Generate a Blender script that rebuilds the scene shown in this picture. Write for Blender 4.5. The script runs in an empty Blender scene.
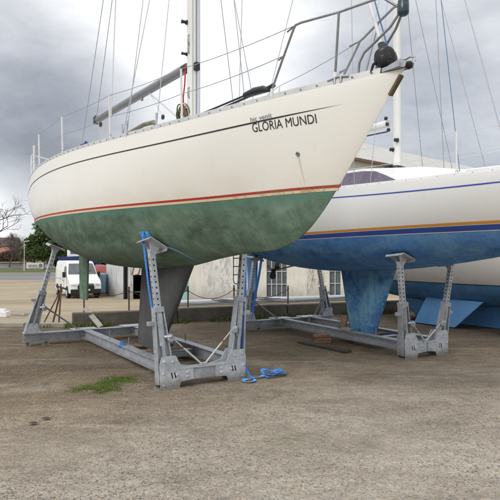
import bpy, bmesh, math, random
import numpy as np
from mathutils import Vector, Matrix, noise as mnoise
random.seed(7); np.random.seed(7)
R = math.radians
scene = bpy.context.scene
COL = scene.collection
F = 590.0; H = 1.65            # focal length in photo pixels, eye height in metres

# ------------------------------------------------------------------ helpers
def tag(o, label=None, cat=None, group=None, kind=None):
    if label: o['label'] = label
    if cat: o['category'] = cat
    if group: o['group'] = group
    if kind: o['kind'] = kind
    return o

def empty(name, loc=(0, 0, 0), rz=0.0):
    o = bpy.data.objects.new(name, None); o.empty_display_size = .2
    o.location = loc; o.rotation_euler = (0, 0, rz); COL.objects.link(o); return o

class MB:
    """collects shapes; build() links them as ONE mesh object"""
    def __init__(s): s.v = []; s.f = []; s.m = []; s.sm = []
    def add(s, vs, fs, mat=0, smooth=False):
        b = len(s.v); s.v += [tuple(v) for v in vs]
        for f in fs: s.f.append(tuple(i + b for i in f)); s.m.append(mat); s.sm.append(smooth)
        return s
    def hexa(s, P, mat=0):   # 8 points: bottom loop 0-3, top loop 4-7
        return s.add(P, [(3, 2, 1, 0), (4, 5, 6, 7), (0, 1, 5, 4), (1, 2, 6, 5), (2, 3, 7, 6), (3, 0, 4, 7)], mat)
    def box(s, c, d, M=None, mat=0, bev=0.0):
        hx, hy, hz = d[0]/2, d[1]/2, d[2]/2
        if bev > 0:
            bm = bmesh.new(); bmesh.ops.create_cube(bm, size=1)
            for v in bm.verts: v.co = Vector((v.co.x*d[0], v.co.y*d[1], v.co.z*d[2]))
            bmesh.ops.bevel(bm, geom=bm.edges[:], offset=bev, segments=2, profile=.5, affect='EDGES')
            bm.verts.index_update()
            P = [v.co.copy() for v in bm.verts]; fs = [[v.index for v in f.verts] for f in bm.faces]; bm.free()
        else:
            P = [Vector((x*hx, y*hy, z*hz)) for z in (-1, 1) for x, y in ((-1, -1), (1, -1), (1, 1), (-1, 1))]
            fs = [(3, 2, 1, 0), (4, 5, 6, 7), (0, 1, 5, 4), (1, 2, 6, 5), (2, 3, 7, 6), (3, 0, 4, 7)]
        if M is not None: P = [M @ p for p in P]
        c = Vector(c)
        return s.add([p + c for p in P], fs, mat)
    def frame(s, p0, p1, up=(0, 0, 1)):
        a = (Vector(p1) - Vector(p0)); a.normalize(); u = Vector(up)
        if abs(a.dot(u)) > .98: u = Vector((1, 0, 0))
        x = a.cross(u).normalized(); y = x.cross(a).normalized()
        return a, x, y
    def prism(s, p0, p1, sec0, sec1=None, up=(0, 0, 1), mat=0, smooth=False):
        """closed polygon section (list of (x,y)) swept p0 to p1"""
        sec1 = sec1 or sec0; a, x, y = s.frame(p0, p1, up); n = len(sec0)
        P = [Vector(p0) + x*u + y*v for u, v in sec0] + [Vector(p1) + x*u + y*v for u, v in sec1]
        fs = [(i, (i+1) % n, n+(i+1) % n, n+i) for i in range(n)]
        s.add(P, fs, mat, smooth)
        s.add(P[:n], [tuple(range(n-1, -1, -1))], mat); s.add(P[n:], [tuple(range(n))], mat); return s
    def bar(s, p0, p1, w, h, up=(0, 0, 1), mat=0, w1=None, h1=None):
        w1 = w if w1 is None else w1; h1 = h if h1 is None else h1
        q = lambda w, h: [(-w/2, -h/2), (w/2, -h/2), (w/2, h/2), (-w/2, h/2)]
        return s.prism(p0, p1, q(w, h), q(w1, h1), up, mat)
    def ibeam(s, p0, p1, h, w, t=.012, up=(0, 0, 1), mat=0):
        a, b, c = w/2, h/2, t/2
        sec = [(-a, -b), (a, -b), (a, -b+t), (c, -b+t), (c, b-t), (a, b-t), (a, b), (-a, b), (-a, b-t), (-c, b-t), (-c, -b+t), (-a, -b+t)]
        ax, x, y = s.frame(p0, p1, up); n = 12
        P = [Vector(p0) + x*u + y*v for u, v in sec] + [Vector(p1) + x*u + y*v for u, v in sec]
        s.add(P, [(i, (i+1) % n, n+(i+1) % n, n+i) for i in range(n)], mat)
        for o in (0, n):
            for q in ((0, 1, 2, 3), (0, 3, 10, 11), (3, 4, 9, 10), (4, 5, 6, 7), (4, 7, 8, 9)): s.add(P[o:o+n], [q], mat)
        return s
    def tube(s, pts, r, n=8, mat=0, r1=None, cap=True):
        pts = [Vector(p) for p in pts]; m = len(pts); rows = []
        up = Vector((0, 0, 1)); prev = None
        for i, p in enumerate(pts):
            a = (pts[min(i+1, m-1)] - pts[max(i-1, 0)]).normalized()
            if prev is None:
                u = up if abs(a.dot(up)) < .95 else Vector((1, 0, 0)); x = a.cross(u).normalized()
            else:
                x = (prev - a*prev.dot(a)).normalized()
            prev = x; y = x.cross(a)
            rr = r if r1 is None else r + (r1 - r)*i/max(m-1, 1)
            if isinstance(r, (list, tuple)): rr = r[i]
            rows.append([p + (x*math.cos(k*2*math.pi/n) + y*math.sin(k*2*math.pi/n))*rr for k in range(n)])
        P = [q for row in rows for q in row]
        s.add(P, [(i*n+k, i*n+(k+1) % n, (i+1)*n+(k+1) % n, (i+1)*n+k) for i in range(m-1) for k in range(n)], mat, True)
        if cap: s.add(rows[0], [tuple(range(n-1, -1, -1))], mat); s.add(rows[-1], [tuple(range(n))], mat)
        return s
    def lathe(s, prof, M=None, n=20, mat=0, c=(0, 0, 0)):
        P = []; M = M or Matrix(); c = Vector(c)
        for r, z in prof:
            for k in range(n): a = k*2*math.pi/n; P.append(M @ Vector((r*math.cos(a), r*math.sin(a), z)) + c)
        m = len(prof)
        s.add(P, [(i*n+k, i*n+(k+1) % n, (i+1)*n+(k+1) % n, (i+1)*n+k) for i in range(m-1) for k in range(n)], mat, True)
        s.add(P[:n], [tuple(range(n-1, -1, -1))], mat); s.add(P[-n:], [tuple(range(n))], mat); return s
    def plate(s, poly, nrm, t, mat=0):
        nrm = Vector(nrm).normalized()*t; n = len(poly); P = [Vector(p) for p in poly]
        P = [p - nrm*.5 for p in P] + [p + nrm*.5 for p in P]
        return s.add(P, [tuple(range(n-1, -1, -1)), tuple(range(n, 2*n))] + [(i, (i+1) % n, n+(i+1) % n, n+i) for i in range(n)], mat)
    def build(s, name, mats, parent=None, smooth=None, bevel=0.0):
        me = bpy.data.meshes.new(name); me.from_pydata(s.v, [], s.f)
        for m in (mats if isinstance(mats, (list, tuple)) else [mats]): me.materials.append(m)
        me.polygons.foreach_set('material_index', s.m)
        me.polygons.foreach_set('use_smooth', [smooth if smooth is not None else q for q in s.sm])
        me.update()
        bm = bmesh.new(); bm.from_mesh(me); bmesh.ops.recalc_face_normals(bm, faces=bm.faces[:]); bm.to_mesh(me); bm.free()
        o = bpy.data.objects.new(name, me); COL.objects.link(o)
        if parent is not None: o.parent = parent
        if bevel:
            b = o.modifiers.new('bevel', 'BEVEL'); b.width = bevel; b.segments = 2; b.limit_method = 'ANGLE'
        return o

def children(o): return [c for c in bpy.data.objects if c.parent == o]

# ------------------------------------------------------------------ materials
class NT:
    def __init__(s, name):
        s.mat = bpy.data.materials.new(name); s.mat.use_nodes = True; s.t = s.mat.node_tree
        s.b = s.t.nodes['Principled BSDF']
        s.tc = None
    def n(s, typ, **k):
        q = s.t.nodes.new(typ)
        for a, v in k.items():
            if a in ('operation', 'blend_type', 'data_type', 'feature', 'interpolation_type', 'noise_dimensions', 'voronoi_dimensions', 'clamp', 'use_clamp', 'distance', 'normalize'): setattr(q, a, v)
            else: q.inputs[a].default_value = v
        return q
    def l(s, a, b): s.t.links.new(a, b)
    def obj(s):
        if s.tc is None: s.tc = s.t.nodes.new('ShaderNodeTexCoord')
        return s.tc.outputs['Object']
    def mapped(s, sc=(1, 1, 1), rot=(0, 0, 0)):
        m = s.t.nodes.new('ShaderNodeMapping'); m.inputs['Scale'].default_value = sc; m.inputs['Rotation'].default_value = rot
        s.l(s.obj(), m.inputs['Vector']); return m.outputs[0]
    def noise(s, scale, detail=5, rough=.6, vec=None, dist=0.0):
        q = s.n('ShaderNodeTexNoise', Scale=scale, Detail=detail, Roughness=rough, Distortion=dist)
        s.l(vec if vec is not None else s.obj(), q.inputs['Vector']); return q.outputs['Fac']
    def vor(s, scale, vec=None, feature='F1', out='Color'):
        q = s.n('ShaderNodeTexVoronoi', feature=feature, Scale=scale)
        s.l(vec if vec is not None else s.obj(), q.inputs['Vector']); return q.outputs[out]
    def ramp(s, fac, stops, interp='LINEAR'):
        q = s.t.nodes.new('ShaderNodeValToRGB'); q.color_ramp.interpolation = interp
        e = q.color_ramp.elements
        while len(e) < len(stops): e.new(.5)
        for el, (p, c) in zip(e, stops):
            el.position = p; el.color = (c, c, c, 1) if isinstance(c, (int, float)) else (*c, 1)
        s.l(fac, q.inputs['Fac']); return q.outputs['Color']
    def mix(s, fac, a, b, mode='MIX'):
        q = s.n('ShaderNodeMix', data_type='RGBA', blend_type=mode)
        for i, v in ((0, fac), (6, a), (7, b)):
            if hasattr(v, 'is_linked'): s.l(v, q.inputs[i])
            elif isinstance(v, (int, float)) and i == 0: q.inputs[i].default_value = v
            else: q.inputs[i].default_value = (*v, 1) if len(v) == 3 else v
        return q.outputs[2]
    def math(s, op, a, b=None, c=None, clamp=False):
        q = s.n('ShaderNodeMath', operation=op, use_clamp=clamp)
        for i, v in enumerate((a, b, c)):
            if v is None: continue
            if hasattr(v, 'is_linked'): s.l(v, q.inputs[i])
            else: q.inputs[i].default_value = v
        return q.outputs[0]
    def step(s, v, a, b):
        q = s.n('ShaderNodeMapRange', interpolation_type='SMOOTHSTEP'); s.l(v, q.inputs[0])
        q.inputs[1].default_value = a; q.inputs[2].default_value = b; return q.outputs[0]
    def xyz(s, vec=None):
        q = s.t.nodes.new('ShaderNodeSeparateXYZ'); s.l(vec if vec is not None else s.obj(), q.inputs[0]); return q.outputs
    def bump(s, h, strength=.3, dist=.01):
        q = s.n('ShaderNodeBump', Strength=strength, Distance=dist); s.l(h, q.inputs['Height']); s.l(q.outputs[0], s.b.inputs['Normal'])
    def out(s, col=None, rough=.5, metal=0.0, spec=.5):
        if col is not None:
            if hasattr(col, 'is_linked'): s.l(col, s.b.inputs['Base Color'])
            else: s.b.inputs['Base Color'].default_value = (*col, 1)
        if hasattr(rough, 'is_linked'): s.l(rough, s.b.inputs['Roughness'])
        else: s.b.inputs['Roughness'].default_value = rough
        s.b.inputs['Metallic'].default_value = metal; s.b.inputs['Specular IOR Level'].default_value = spec
        return s.mat

def varied(name, col, var=.25, scale=6, rough=.6, metal=0.0, bump=0.0, bscale=40, spec=.5, stretch=(1, 1, 1)):
    t = NT(name); v = t.mapped(stretch)
    n = t.noise(scale, 6, .65, v)
    lo = tuple(c*(1-var) for c in col); hi = tuple(min(1, c*(1+var)) for c in col)
    c = t.ramp(n, [(.3, lo), (.7, hi)])
    if bump: t.bump(t.noise(bscale, 5, .7, v), bump, .01)
    return t.out(c, rough, metal, spec)

def mat_gelcoat(name, col, dirt, zdirt):
    t = NT(name); z = t.xyz()[2]
    big = t.noise(.9, 4, .55); streak = t.noise(3.0, 6, .7, t.mapped((1.6, 1.6, .12)))
    c = t.ramp(big, [(.3, tuple(x*.965 for x in col)), (.7, col)])
    near = t.math('SUBTRACT', 1.0, t.step(z, zdirt, zdirt + .42))
    amt = t.math('MULTIPLY', near, t.ramp(t.noise(2.2, 6, .7, t.mapped((1, 1, 2.0))), [(.35, .04), (.7, .45)]))
    c = t.mix(amt, c, dirt)
    sm = t.ramp(streak, [(.62, 0.0), (.8, .28)])
    c = t.mix(sm, c, tuple(x*.78 for x in dirt))
    rg = t.ramp(t.noise(5, 5, .6), [(.3, .17), (.7, .34)])
    t.bump(t.noise(1.3, 2, .5), .03, .02)
    return t.out(c, rg, 0, .45)

def mat_antifoul(name, stops, scuff, scuff_amt=.5, stretch=(.55, 1, 1.6), low=None, scum=None):
    t = NT(name); v = t.mapped(stretch)
    a = t.noise(1.5, 9, .62, v, .25); b = t.noise(7, 9, .74, t.mapped((.8, 1, 1.1)), .1)
    c = t.ramp(t.math('ADD', t.math('MULTIPLY', a, .62), t.math('MULTIPLY', b, .38)), stops)
    d = t.noise(2.6, 12, .72, t.mapped((.8, 1, 1.0), (0, .35, 0)), .25)
    c = t.mix(t.ramp(d, [(.47, 0.0), (.66, scuff_amt)]), c, scuff)
    e = t.noise(11, 10, .78, t.mapped((.7, 1, 1.2)), .15)
    c = t.mix(t.ramp(e, [(.56, 0.0), (.68, .32)]), c, tuple(x*1.22 for x in scuff))
    rl = t.noise(4.0, 4, .6, t.mapped((2.2, 1, .22), (0, .12, 0)), .1)          # roller passes
    c = t.mix(t.ramp(rl, [(.52, 0.0), (.60, .26)]), c, tuple(x*.62 for x in stops[1][1]))
    dk = t.noise(5.5, 11, .78, None, .2)
    c = t.mix(t.ramp(dk, [(.57, 0.0), (.66, .42)]), c, tuple(x*.72 for x in stops[0][1]))
    if scum is not None:
        z = t.xyz()[2]; jig = t.math('ADD', z, t.math('MULTIPLY', t.math('SUBTRACT', b, .5), .16))
        k = t.math('MULTIPLY', t.step(jig, scum[0]-.11, scum[0]-.03), t.ramp(d, [(.35, .2), (.6, .85)]))
        c = t.mix(k, c, scum[1])
    t.bump(t.noise(38, 6, .7), .22, .004)
    return t.out(c, .82, 0, .25)

def mat_galv(name, k=1.0):
    t = NT(name)
    a = t.vor(38, t.mapped((1, 1, .8)), out='Color')
    g = t.n('ShaderNodeRGBToBW'); t.l(a, g.inputs[0])
    n = t.noise(5, 8, .7)
    f = t.math('ADD', t.math('MULTIPLY', g.outputs[0], .20), t.math('MULTIPLY', n, .88))
    c = t.ramp(f, [(.25, (.24*k, .26*k, .29*k)), (.55, (.40*k, .425*k, .46*k)), (.85, (.60*k, .62*k, .64*k))])
    st = t.ramp(t.noise(3.5, 8, .75, t.mapped((1.5, 1.5, .35))), [(.60, 0.0), (.78, .5)])
    c = t.mix(st, c, (.20, .19, .175))
    z = t.xyz()[2]; sp = t.noise(9, 9, .78)
    mud = t.math('MULTIPLY', t.math('SUBTRACT', 1.0, t.step(t.math('ADD', z, t.math('MULTIPLY', t.math('SUBTRACT', sp, .5), .22)), .02, .17)), .75)
    c = t.mix(mud, c, (.20, .165, .12))
    ru = t.noise(7, 10, .8, t.mapped((1, 1, .5)), .3)
    c = t.mix(t.ramp(ru, [(.62, 0.0), (.72, .55)]), c, (.20, .115, .06))
    t.bump(t.noise(60, 4, .6), .1, .003)
    return t.out(c, t.ramp(n, [(.3, .42), (.7, .62)]), .35, .5)

M = {}
M['gel'] = mat_gelcoat('gelcoat_cream', (.85, .83, .775), (.68, .60, .46), 2.17)
M['gel_cool'] = mat_gelcoat('gelcoat_cool_white', (.83, .84, .835), (.72, .71, .66), 1.95)
M['gel_old'] = mat_gelcoat('gelcoat_weathered', (.70, .67, .61), (.56, .50, .41), .95)
M['green_af'] = mat_antifoul('green_antifouling', [(.38, (.064, .108, .074)), (.5, (.116, .182, .132)), (.62, (.17, .242, .17))], (.25, .35, .28), .65, scum=(2.157, (.105, .225, .175)))
M['blue_af'] = mat_antifoul('blue_antifouling', [(.38, (.055, .155, .38)), (.5, (.105, .275, .63)), (.62, (.16, .37, .68))], (.24, .46, .66), .5, (.4, 1, 1.8))
M['blue_keel'] = mat_antifoul('mottled_blue_keel', [(.38, (.03, .085, .25)), (.47, (.06, .17, .42)), (.54, (.13, .32, .50)), (.66, (.22, .44, .54))], (.23, .45, .54), .5, (1, 1, 1))
M['navy_af'] = mat_antifoul('dark_blue_antifouling', [(.36, (.06, .165, .35)), (.5, (.095, .25, .49)), (.64, (.14, .32, .55))], (.15, .31, .45), .35)
M['light_blue'] = varied('pale_blue_antifouling', (.16, .40, .74), .12, 4, .7)
M['mid_blue'] = varied('mid_blue_antifouling', (.11, .31, .62), .2, 3, .75)
M['keel_grey'] = mat_antifoul('keel_primer', [(.3, (.045, .048, .05)), (.5, (.078, .08, .082)), (.7, (.125, .125, .12))], (.10, .12, .105), .4, (1, 1, .8))
M['galv'] = mat_galv('galvanised_steel'); M['galv_light'] = mat_galv('galvanised_steel_pale', 1.25)
M['steel'] = varied('stainless_tube', (.52, .53, .55), .12, 10, .28, .85)
M['tube_grey'] = varied('dull_stainless', (.30, .305, .32), .2, 8, .38, .6)
M['alu'] = varied('anodised_aluminium', (.60, .60, .58), .1, 5, .42, .35, stretch=(1, 1, .2))
M['mast_white'] = varied('painted_mast', (.74, .73, .70), .08, 4, .4, 0, stretch=(1, 1, .2))
M['boom'] = varied('grey_boom', (.17, .175, .185), .12, 5, .42, .3)
M['wire'] = varied('rigging_wire', (.36, .37, .39), .15, 20, .4, .6)
M['wire_white'] = varied('white_coated_wire', (.70, .70, .70), .06, 20, .5)
M['black'] = varied('black_plastic', (.018, .019, .022), .35, 9, .38)
M['black_rub'] = varied('black_rubber', (.02, .02, .021), .3, 15, .8)
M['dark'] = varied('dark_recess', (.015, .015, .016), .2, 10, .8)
M['ink'] = varied('black_vinyl', (.022, .022, .025), .2, 30, .45)
M['ink_grey'] = varied('faded_vinyl', (.16, .16, .165), .2, 30, .5)
M['wood'] = varied('old_timber', (.25, .185, .125), .4, 3, .85, 0, .5, 18, .2, (1, 6, 6))
M['wood_grey'] = varied('weathered_plank', (.36, .33, .28), .35, 3, .85, 0, .5, 18, .2, (1, 6, 6))
M['wood_dark'] = varied('wet_dark_plank', (.075, .06, .045), .4, 3, .8, 0, .5, 18, .3, (1, 6, 6))
M['brick'] = varied('terracotta_block', (.33, .165, .10), .3, 14, .9, 0, .6, 50)
M['rust'] = varied('rusty_steel', (.13, .07, .045), .5, 12, .85, .1, .4, 40)
M['strap'] = varied('blue_webbing', (.045, .20, .62), .18, 30, .7, 0, .3, 150)
M['strap_pale'] = varied('pale_blue_webbing', (.12, .40, .80), .2, 12, .7, 0, .3, 150)
M['white'] = varied('white_paint', (.78, .78, .77), .05, 3, .35)
M['bluecloth'] = varied('navy_cloth', (.022, .035, .16), .4, 12, .9, 0, .6, 25)
M['nav'] = varied('navigation_light', (.028, .055, .07), .25, 9, .25)
M['rope_red'] = varied('red_rope', (.42, .045, .05), .3, 60, .9); M['rope_green'] = varied('olive_rope', (.12, .14, .06), .3, 60, .9)
M['rope_white'] = varied('white_rope', (.6, .58, .54), .2, 60, .9); M['rope_blue'] = varied('blue_rope', (.10, .2, .33), .2, 60, .9)
M['hose'] = varied('olive_hose', (.20, .185, .13), .25, 9, .7)
M['bark'] = varied('tree_bark', (.085, .072, .062), .35, 8, .95)
M['twig'] = varied('bare_twigs', (.10, .088, .085), .3, 8, .95)

def mat_stripe(name, col, worn, amt):
    t = NT(name)
    w = t.noise(7, 9, .75, t.mapped((1, 1, 2)), .8); x = t.xyz()[0]
    fwd = t.step(x, .6, 2.2)
    thr = t.math('ADD', w, t.math('MULTIPLY', fwd, amt))
    c = t.mix(t.ramp(thr, [(.60, 0.0), (.74, .85)]), col, worn)
    return t.out(c, .5)
M['red_stripe'] = mat_stripe('faded_red_boot_top', (.46, .032, .022), (.24, .115, .07), .16)
M['cream_stripe'] = mat_stripe('stained_cream_line', (.70, .60, .42), (.40, .27, .09), .13)
M['orange_stripe'] = varied('orange_boot_top', (.66, .285, .045), .08, 4, .5)
M['blue_stripe'] = varied('royal_blue_boot_top', (.035, .075, .34), .15, 4, .45)
M['cove_blue'] = varied('blue_cove_line', (.06, .09, .42), .12, 4, .4)
M['white_line'] = varied('white_line', (.66, .68, .68), .08, 4, .5)

def leaf_mat(name, a, b, c, sc=.6):
    t = NT(name)
    col = t.ramp(t.math('ADD', t.math('MULTIPLY', t.noise(sc, 4, .6), .6), t.math('MULTIPLY', t.noise(sc*9, 3, .6), .4)), [(.33, a), (.5, b), (.68, c)])
    return t.out(col, .7, 0, .25)
M['leaf'] = leaf_mat('evergreen_leaves', (.045, .075, .026), (.085, .13, .042), (.14, .185, .065))
M['leaf_b'] = leaf_mat('dark_conifer_leaves', (.022, .04, .02), (.04, .065, .03), (.07, .095, .045))
M['hedge'] = leaf_mat('hedge_leaves', (.035, .05, .02), (.07, .08, .035), (.11, .11, .05))
M['russet'] = leaf_mat('russet_shrub_twigs', (.07, .045, .035), (.12, .075, .055), (.17, .115, .085))
M['grass_blade'] = leaf_mat('grass_blades', (.05, .085, .014), (.085, .135, .022), (.13, .18, .035), 3)
M['straw'] = varied('dead_grass', (.26, .21, .11), .25, 20, .9)
M['moss'] = leaf_mat('moss_green', (.085, .115, .022), (.13, .172, .032), (.175, .215, .05), 5)

# ------------------------------------------------------------------ hull lines
def spline(k, v):
    k = np.array(k, float); v = np.array(v, float); n = len(k); h = np.diff(k)
    A = np.zeros((n, n)); b = np.zeros(n); A[0, 0] = A[-1, -1] = 1
    for i in range(1, n-1):
        A[i, i-1] = h[i-1]; A[i, i] = 2*(h[i-1]+h[i]); A[i, i+1] = h[i]
        b[i] = 3*((v[i+1]-v[i])/h[i]-(v[i]-v[i-1])/h[i-1])
    c = np.linalg.solve(A, b)
    def f(x):
        i = int(np.clip(np.searchsorted(k, x)-1, 0, n-2)); d = x-k[i]
        B = (v[i+1]-v[i])/h[i]-h[i]*(2*c[i]+c[i+1])/3; D = (c[i+1]-c[i])/(3*h[i])
        return float(v[i]+B*d+c[i]*d*d+D*d**3)
    return f

class Hull:
    """lines of a yacht: local x forward, s to starboard, z up from the ground"""
    def __init__(s, p):
        s.th = math.radians(p[0]); s.o = (p[1], p[2], 0.0); s.zwl = p[3]; s.xb = p[4]; s.xwl = p[5]; s.xt = p[6]
        s.tilt = p[29] if len(p) > 29 else 0.0
        s.L = s.xb - s.xt; s1 = (s.xb-s.xwl)/s.L; zs = p[7:11]; b = p[11:16]; zk = p[16:20]
        s.fz = spline([0, .3, .65, 1], zs); s.fb = spline([0, .12, .3, .55, .8, 1.0], [0.0]+list(b))
        s.fk = spline([0, s1*.5, s1, s1+.05, s1+.14, .45, .7, 1.0], [zs[0], (zs[0]+s.zwl)/2, s.zwl, s.zwl-p[28]]+list(zk))
        s.fp = spline([0, .2, .5, 1], p[20:24]); s.fq = spline([0, .2, .5, 1], p[24:28])
    def st(s, x):
        u = min(max((s.xb-x)/s.L, 0), 1)
        return s.fz(u), max(s.fb(u), 0.0), s.fk(u), max(s.fp(u), 1.0), min(max(s.fq(u), .3), 1.2)
    def half(s, x, z):                       # half breadth at a height
        zs, b, zk, p, q = s.st(x)
        v = min(max((zs-z)/max(zs-zk, 1e-4), 0), 1)
        return b*(1-v**p)**q
    def zat(s, x, y):                        # height of the skin at a half breadth
        zs, b, zk, p, q = s.st(x)
        if b < 1e-4: return zk
        v = max(0, 1-min(abs(y)/b, 1)**(1/q))**(1/p)
        return zs+(zk-zs)*v
    def wl(s, x): return s.zwl + s.tilt*(x-3.2)
    def nrm(s, x, z):
        e = .02; d = lambda a, b: Vector(b)-Vector(a)
        P = lambda x, z: (x, -s.half(x, z), z)
        n = d(P(x-e, z), P(x+e, z)).cross(d(P(x, z-e), P(x, z+e)))
        if n.length < 1e-9: return Vector((0, -1, 0))
        n.normalize(); return n if n.y < 0 else -n
    def mesh(s, nx=90, nv=44):
        us = np.linspace(0, 1, nx)**1.3; vs = 1-(1-np.linspace(0, 1, nv))**1.35
        V = []; Fc = []; ny = 2*nv-1
        for u in us:
            x = s.xb-u*s.L; zs, b, zk, p, q = s.st(x)
            row = []
            for v in vs: row.append((x, -(b*(1-v**p)**q), zs+(zk-zs)*v))
            row += [(a, -c, d) for a, c, d in row[-2::-1]]
            V += row
        for i in range(nx-1):
            for j in range(ny-1): Fc.append((i*ny+j, i*ny+j+1, (i+1)*ny+j+1, (i+1)*ny+j))
        Fc.append(tuple((nx-1)*ny+j for j in range(ny)))        # transom
        return V, Fc

def make_hull(h, root, top_mat, bot_mat, nx=90, nv=44):
    V, Fc = h.mesh(nx, nv)
    k = h.tilt; co = (3.2, 0, h.zwl); no = Vector((-k, 0, 1)).normalized()
    for name, mat, inner in (('hull', top_mat, True), ('underbody', bot_mat, False)):
        me = bpy.data.meshes.new(name); me.from_pydata(V, [], Fc)
        bm = bmesh.new(); bm.from_mesh(me)
        bmesh.ops.remove_doubles(bm, verts=bm.verts[:], dist=.0008)
        bmesh.ops.recalc_face_normals(bm, faces=bm.faces[:])
        bmesh.ops.bisect_plane(bm, geom=bm.verts[:]+bm.edges[:]+bm.faces[:], plane_co=co, plane_no=no, clear_inner=inner, clear_outer=not inner)
        for f in bm.faces: f.smooth = len(f.verts) < 12
        bm.to_mesh(me); bm.free(); me.materials.append(mat)
        o = bpy.data.objects.new(name, me); COL.objects.link(o); o.parent = root

def ribbon(h, name, root, mat, f0, f1, x0, x1, n=120, off=.003, thick=.0, both=True):
    """a painted line on the skin, from height f0(x) to f1(x)"""
    m = MB()
    for sg in ((-1, 1) if both else (-1,)):
        P = []
        for i in range(n+1):
            x = x0+(x1-x0)*i/n
            for z in (f0(x), (f0(x)+f1(x))/2, f1(x)):
                nn = h.nrm(x, z); p = Vector((x, -h.half(x, z), z))+nn*off
                P.append((p.x, p.y*(-sg), p.z))
        m.add(P, [(3*i+j, 3*i+j+1, 3*i+j+4, 3*i+j+3) for i in range(n) for j in (0, 1)], 0, True)
    return m.build(name, mat, root)

def deck(h, root, mat):
    m = MB(); n = 70; k = 8; P = []
    for i in range(n+1):
        x = h.xb-.02-(i/n)*(h.L-.02); zs, b, *_ = h.st(x); b = max(b-.004, .001)
        for j in range(k+1):
            y = -b+2*b*j/k; P.append((x, y, zs-.012+.05*min(b, 1)*(1-(y/b)**2)))
    m.add(P, [(i*(k+1)+j, i*(k+1)+j+1, (i+1)*(k+1)+j+1, (i+1)*(k+1)+j) for i in range(n) for j in range(k)], 0, True)
    return m.build('deck', mat, root)

def toe_rail(h, root, mat, x0, x1, hgt=.05, slots=46, name='toe_rail', slotmat=None):
    m = MB(); n = 110
    for sg in (-1, 1):
        P = []
        for i in range(n+1):
            x = x0+(x1-x0)*i/n; zs, b, *_ = h.st(x); b = max(b-.012, .004)
            for dy, dz in ((.006, -.004), (.0, hgt), (-.02, hgt), (-.024, -.004)): P.append((x, sg*(b+dy), zs+dz))
        m.add(P, [(4*i+j, 4*i+(j+1) % 4, 4*i+4+(j+1) % 4, 4*i+4+j) for i in range(n) for j in range(4)], 0)
        for i in range(slots):
            x = x0+(x1-x0)*(i+.5)/slots; zs, b, *_ = h.st(x); zs2, b2, *_ = h.st(x+.02)
            b = max(b-.012, .004); ang = math.atan2((b2-b)*sg, .02)
            Mx = Matrix.Rotation(ang, 3, 'Z')
            m.box((x, sg*(b+.0025), zs+hgt*.5), (.04, .003, hgt*.26), Mx, 1)
    return m.build(name, [mat, slotmat or M['dark']], root)

def wire(name, root, a, b, r, mat, n=5, sag=0.0):
    a = Vector(a); b = Vector(b); k = 8 if sag else 1
    pts = [a.lerp(b, i/k)-Vector((0, 0, sag*4*(i/k)*(1-i/k))) for i in range(k+1)]
    return MB().tube(pts, r, n).build(name, mat, root)

def foil(name, root, mat, top, bot, zt, zb, wt, wb, rows=10):
    """fin: top/bot = (x_fwd, x_aft), faired section"""
    m = MB(); n = 20; P = []
    for i in range(rows+1):
        f = i/rows; xf = top[0]+(bot[0]-top[0])*f; xa = top[1]+(bot[1]-top[1])*f; w = wt+(wb-wt)*f; z = zt+(zb-zt)*f
        for k in range(n):
            a = k*2*math.pi/n; c = .5-.5*math.cos(a)     # 0 fwd .. 1 aft
            y = 5*w*(.2969*math.sqrt(max(c, 0))-.126*c-.3516*c*c+.2843*c**3-.1036*c**4)*(1 if a < math.pi else -1)
            P.append((xf+(xa-xf)*c, y, z))
    m.add(P, [(i*n+k, i*n+(k+1) % n, (i+1)*n+(k+1) % n, (i+1)*n+k) for i in range(rows) for k in range(n)], 0, True)
    m.add(P[:n], [tuple(range(n))]); m.add(P[-n:], [tuple(range(n))])
    return m.build(name, mat, root)

# ------------------------------------------------------------------ camera, light, sky
cam = bpy.data.cameras.new('camera'); co = bpy.data.objects.new('camera', cam); COL.objects.link(co)
co.location = (0, 0, H); co.rotation_euler = (R(90), 0, 0)
cam.sensor_fit = 'HORIZONTAL'; cam.sensor_width = 36; cam.lens = 36*F/500; cam.clip_start = .05; cam.clip_end = 4000
scene.camera = co
SUN_DIR = Vector((-.50, -.62, .58)).normalized()
sd = bpy.data.lights.new('sun', 'SUN'); sd.energy = 1.15; sd.angle = R(26); sd.color = (1, .97, .92)
so = bpy.data.objects.new('sun', sd); COL.objects.link(so); so.rotation_euler = SUN_DIR.to_track_quat('Z', 'Y').to_euler()
so.location = (-6, -8, 20)

W = bpy.data.worlds.new('World'); scene.world = W; W.use_nodes = True
nt = W.node_tree; nt.nodes.clear()
class WT(NT):
    def __init__(s, tree): s.t = tree; s.tc = None
w = WT(nt)
out = nt.nodes.new('ShaderNodeOutputWorld'); bg = nt.nodes.new('ShaderNodeBackground'); bg.inputs['Strength'].default_value = .1
w.l(bg.outputs[0], out.inputs['Surface'])
sky = nt.nodes.new('ShaderNodeTexSky'); sky.sky_type = 'NISHITA'; sky.sun_disc = False
sky.sun_elevation = math.asin(SUN_DIR.z); sky.sun_rotation = math.atan2(SUN_DIR.x, SUN_DIR.y)
tc = nt.nodes.new('ShaderNodeTexCoord'); gen = tc.outputs['Generated']
def smap(sc, loc=(0, 0, 0)):
    m = nt.nodes.new('ShaderNodeMapping'); m.inputs['Scale'].default_value = sc; m.inputs['Location'].default_value = loc
    w.l(gen, m.inputs['Vector']); return m.outputs[0]
sz = w.xyz(gen)
def blob(d, r0, r1):
    d = Vector(d).normalized(); q = nt.nodes.new('ShaderNodeVectorMath'); q.operation = 'DOT_PRODUCT'
    w.l(gen, q.inputs[0]); q.inputs[1].default_value = d
    return w.step(q.outputs['Value'], math.cos(r1), math.cos(r0))
def px(x, y): return ((x-250)/F, 1.0, (250-y)/F)
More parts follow.
